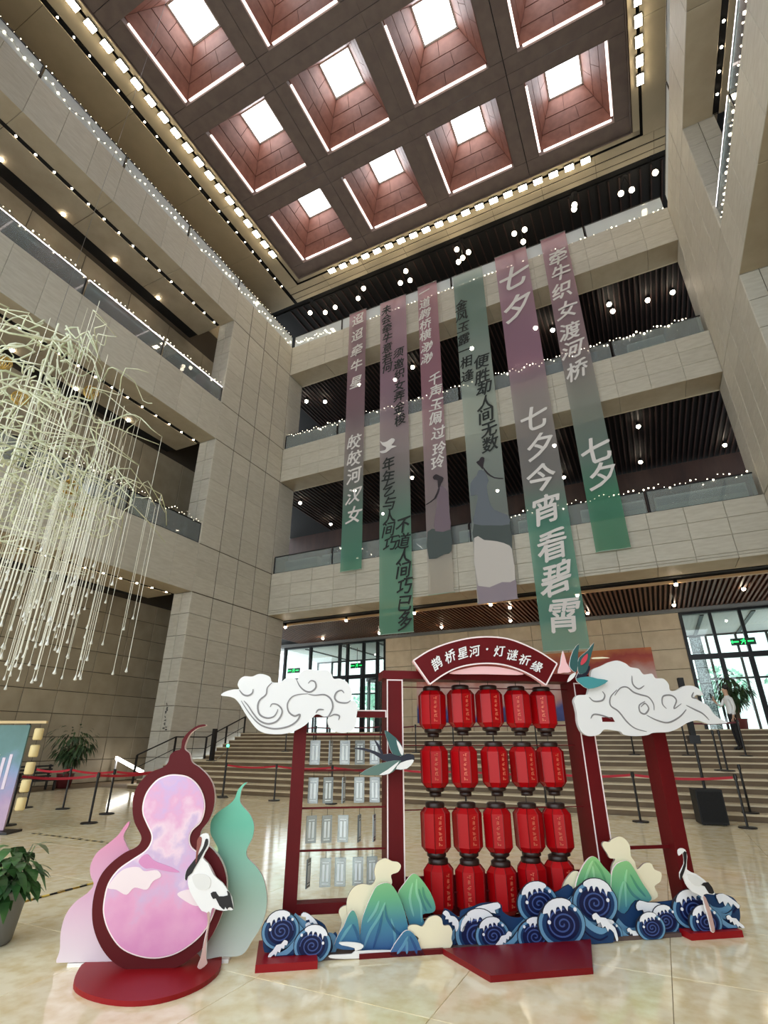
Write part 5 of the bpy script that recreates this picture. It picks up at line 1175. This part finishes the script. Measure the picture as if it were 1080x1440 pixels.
for k in range(160):
    a = r6.uniform(0, 2 * PI); rr = .26 * r6.random() ** .5; p = Vector((rr * math.cos(a), rr * math.sin(a), r6.uniform(.4, .82 - rr))); leaf(m, p, Vector((math.cos(a) + r6.uniform(-.5, .5), math.sin(a) + r6.uniform(-.5, .5), r6.uniform(-.3, .7))), r6.uniform(.1, .18), r6.uniform(.035, .05), .8)
m.build('foliage', GLE, pt)['kind'] = 'stuff'
def pot_tree(loc, H, R, label, seed):
    t = empty('potted_tree', loc); tag(t, label, 'plant'); r7 = random.Random(seed)
    MB().lathe([(.24, 0), (.3, .45), (.32, .48), (.28, .48)], 16).build('pot', M('pot_maroon', (104, 40, 42), .5), t, smooth=True)
    for k in range(3): MB().tube([(.05 * k - .05, 0, .4), (.1 * k - .1, .05 * k, H * .6), (.2 * (k - 1), .1 * (k - 1), H * .8)], [.04, .03, .02], 6).build('trunk', M('bark2', (96, 76, 58), .8), t)
    m = MB()
    for k in range(520):
        c = r7.choice(((0, 0, H * .86, 1), (R * .55, .1, H * .7, .55), (-R * .3, 0, H * .62, .5), (.1, 0, H * .52, .45)))
        d = Vector((r7.gauss(0, 1), r7.gauss(0, 1), r7.gauss(0, .6))).normalized(); p = Vector(c[:3]) + Vector((d.x, d.y, d.z * .6)) * R * c[3] * r7.random() ** .4
        leaf(m, p, d + Vector((0, 0, -.2)), r7.uniform(.14, .26), r7.uniform(.025, .04), .9)
    m.build('crown', GLD, t)['kind'] = 'stuff'
v = atz(88, 1108); pot_tree((v.x, v.y, 0), 2.0, .85, 'potted tree with drooping dark crown against the aisle wall', 1)
pot_tree((3.0, 26.6, PZ), 2.3, .7, 'potted tree on the landing behind the standing man', 2)
# slatted bench
v = atz(42, 1113); bn = empty('bench', (v.x - .2, v.y, 0), PI / 2); tag(bn, 'dark slatted bench against the aisle wall', 'bench')
for k in range(5): MB().box(-.8, .8, .05 + .0 * k, .09, .3 + k * .11, .36 + k * .11).build('back_slat', POST, bn)
for k in range(4): MB().box(-.8, .8, -.42 + k * .11, -.34 + k * .11, .3, .34).build('seat_slat', POST, bn)
for s in (-.7, .7):
    MB().box(s - .03, s + .03, -.42, -.36, 0, .3).build('leg', POST, bn); MB().box(s - .03, s + .03, .04, .1, 0, .82).build('leg', POST, bn)
# poster stand with hanging paper cylinders
v = atz(4, 1172); ps = empty('poster_stand', (v.x, v.y, 0), .45); tag(ps, 'teal and violet poster stand with wooden top bar beside the potted plant', 'poster stand')
PM = GRAD('poster_print', [(0, (206, 176, 196)), (.3, (176, 150, 186)), (.55, (130, 150, 190)), (.75, (90, 130, 130)), (1, (74, 112, 108))], 0, 1.9, .3, noise=.5, nscale=3)
MB().box(-1.3, 0, -.02, .02, .05, 1.9).build('poster', PM, ps); MB().box(-1.4, .32, -.03, .03, 1.93, 1.98).build('top_bar', M('pale_wood', (214, 186, 138), .5), ps)
for x in (-1.25, -.08): MB().box(x - .03, x + .03, .02, .07, 0, 1.93).build('upright', POST, ps)
MB().box(-1.35, .2, -.2, .25, 0, .04).build('base', POST, ps)
for k in range(6): MB().box(-.9 + .13 * k, -.84 + .13 * k, -.028, -.02, .5 + .12 * (k % 3), 1.3 + .06 * (k % 2)).build('printed_stroke', M('print_pale', (226, 210, 226), .4), ps)
hc = empty('paper_cylinders', ps.matrix_basis @ Vector((.2, 0, 0))); hc.location = Vector((v.x, v.y, 0)) + Vector((math.cos(.45), math.sin(.45), 0)) * .2; tag(hc, 'string of five cream paper cylinders hanging from the poster stand', 'paper lantern')
PC = M('paper_cream', (236, 214, 158), .6)
for k in range(5):
    MB().lathe([(.07, 0), (.085, .02), (.085, .2), (.07, .22)], 14).build('cylinder', PC, hc, (0, 0, 1.62 - k * .31), smooth=True)
    MB().tube([(0, 0, 1.84 - k * .31), (0, 0, 1.93 - k * .31)], .004, 4).build('cord', INK, hc)
# hazard tape
YL = M('tape_yellow', (226, 190, 60), .5); YW = M('tape_pale', (230, 214, 170), .5)
for (p0, p1, n, w, l, ym) in (((45, 1172), (172, 1188), 26, .05, 'thin black and cream hazard tape on the floor beyond the pink gourd', YW), ((20, 1272), (140, 1240), 11, .06, 'twisted black and yellow hazard tape between plant tub and gourd', YL)):
    A, B = atz(*p0), atz(*p1); e = empty('hazard_tape', A); tag(e, l, 'tape')
    d = (B - A) / n; s = Vector((-d.y, d.x, 0)).normalized() * w / 2
    for k in range(n):
        q0, q1 = d * k, d * (k + 1); sl = d * .3; h = .004 + .01 * (k % 3)
        MB().add([q0 - s, q1 - s, q1 + s + sl, q0 + s + sl] , [(0, 1, 2, 3)]).add([q0 - s + Vector((0, 0, h)), q1 - s + Vector((0, 0, h)), q1 + s + sl + Vector((0, 0, .004)), q0 + s + sl + Vector((0, 0, .004))], [(0, 1, 2, 3)]).build('tape_band', ym if k % 2 else INK, e, (0, 0, .002))

# ================================================================== the man on the stairs
v = atz(1042, 1056, 1.35); MY = 19.6; v = aty(1042, 1056, MY)
man = empty('person', (v.x, MY, step_at(MY)), -1.25); tag(man, 'man in white shirt and black trousers standing on the stairs, phone raised', 'person')
J = {'pelvis': (0, 0, .98), 'waist': (0, 0, 1.12), 'chest': (0, -.01, 1.34), 'neckb': (0, 0, 1.5), 'neck': (0, -.01, 1.56), 'head': (0, -.03, 1.66), 'crown': (0, -.02, 1.76)}
J.update({'hl': (.09, 0, .92), 'kl': (.1, -.02, .5), 'al': (.1, .03, .09), 'tl': (.11, -.13, .03), 'hr': (-.09, 0, .92), 'kr': (-.1, -.01, .5), 'ar': (-.11, .04, .09), 'tr': (-.13, -.12, .03),
          'sl': (.19, 0, 1.44), 'el': (.25, .02, 1.17), 'wl': (.24, -.08, .93), 'fl': (.235, -.1, .84), 'sr': (-.19, 0, 1.44), 'er': (-.25, -.14, 1.22), 'wr': (-.14, -.33, 1.38), 'fr': (-.11, -.37, 1.46)})
RAD = {'pelvis': (.15, .11), 'waist': (.14, .1), 'chest': (.16, .11), 'neckb': (.075, .07), 'neck': (.05, .05), 'head': (.075, .09), 'crown': (.06, .075), 'hl': (.085, .085), 'kl': (.058, .06), 'al': (.042, .045), 'tl': (.04, .03), 'sl': (.06, .06), 'el': (.042, .042), 'wl': (.03, .026), 'fl': (.03, .016)}
for k in list(RAD):
    if k[-1] == 'l' and len(k) == 2: RAD[k[0] + 'r'] = RAD[k]
E_ = [('pelvis', 'waist'), ('waist', 'chest'), ('chest', 'neckb'), ('neckb', 'neck'), ('neck', 'head'), ('head', 'crown')] + [(a, b) for s in 'lr' for a, b in (('pelvis', 'h' + s), ('h' + s, 'k' + s), ('k' + s, 'a' + s), ('a' + s, 't' + s), ('chest', 's' + s), ('s' + s, 'e' + s), ('e' + s, 'w' + s), ('w' + s, 'f' + s))]
keys = list(J); vv = [J[k] for k in keys]; ee = [(keys.index(a), keys.index(b)) for a, b in E_]; rad = [RAD[k] for k in keys]
for s in (1, -1):                                      # five fingers on each hand
    w, f = (Vector(J['wl']), Vector(J['fl'])) if s > 0 else (Vector(J['wr']), Vector(J['fr']))
    fi = keys.index('fl' if s > 0 else 'fr'); wi = keys.index('wl' if s > 0 else 'wr'); d = (f - w).normalized(); side = d.cross(Vector((1, 0, 0))).normalized()
    for k in range(5):
        o = side * (-.03 + .015 * k) if k else side * -.035; L = (.05, .07, .078, .072, .056)[k]
        b0 = len(vv); st_ = f if k else w + (f - w) * .3
        vv += [tuple(st_ + o), tuple(st_ + o * (1.2 if k else 1.9) + d * L * .55), tuple(st_ + o * (1.2 if k else 2.0) + d * L + Vector((-.02 * s, 0, -.008)))]
        rad += [(.010, .010), (.009, .009), (.007, .007)]; ee += [(fi if k else wi, b0), (b0, b0 + 1), (b0 + 1, b0 + 2)]
me = bpy.data.meshes.new('body'); me.from_pydata(vv, ee, [])
bo = bpy.data.objects.new('body', me); COL.objects.link(bo)
sk = bo.modifiers.new('skin', 'SKIN'); 
for i, r in enumerate(rad): me.skin_vertices[0].data[i].radius = r
me.skin_vertices[0].data[0].use_root = True
sb = bo.modifiers.new('sub', 'SUBSURF'); sb.levels = sb.render_levels = 2
bpy.context.view_layer.update()
fin = bpy.data.meshes.new_from_object(bo.evaluated_get(bpy.context.evaluated_depsgraph_get()))
bpy.data.objects.remove(bo); fin.materials.clear()
for m in (M('skin', (206, 164, 138), .6), M('shirt_white', (232, 234, 236), .7), M('trousers_black', (22, 22, 28), .8), M('shoes_black', (14, 14, 14), .4)): fin.materials.append(m)
for p in fin.polygons:
    c = p.center; p.use_smooth = True
    low = abs(c.x) > .19 and c.z < 1.15 and c.z > .8 and c.x > 0
    if c.z < .09: p.material_index = 3
    elif c.z < 1.0 and not (c.x > .17): p.material_index = 2
    elif c.x > .17 and c.z < .97: p.material_index = 0
    elif c.y < -.27: p.material_index = 0
    elif c.z < 1.52: p.material_index = 1
    else: p.material_index = 0
b_ = put('body', fin, man)
hm = MB(); hm.ball((0, 0, 1.735), .098, 0, 14, 10, 1.0); hb = hm.build('hair', M('hair_black', (24, 20, 20), .6), man, (0, .012, .02), smooth=True)
fc = MB(); fc.ball((-.032, -.122, 1.70), .011, 0, 6, 4); fc.ball((.032, -.122, 1.70), .011, 0, 6, 4); fc.build('eyes', INK, man); nm_ = MB(); nm_.add([(-.012, -.118, 1.66), (.012, -.118, 1.66), (0, -.142, 1.662), (0, -.12, 1.7)], [(0, 1, 2), (0, 2, 3), (1, 3, 2)]); nm_.build('nose', MATS['skin'], man)
MB().box(-.025, .025, -.117, -.11, 1.622, 1.63).build('mouth', M('lip', (160, 96, 90), .6), man)
for s in (-1, 1): MB().ball((s * .088, -.02, 1.68), .022, 0, 6, 5).build('ear', MATS['skin'], man)
ph = MB().box(-.035, .035, -.006, .006, -.075, .075).build('phone', INK, None, (0, 0, 0), -1.25); ph.location = man.location + Matrix.Rotation(-1.25, 3, 'Z') @ Vector((-.10, -.42, 1.53)); tag(ph, 'dark phone held up in the hand of the man on the stairs', 'phone')
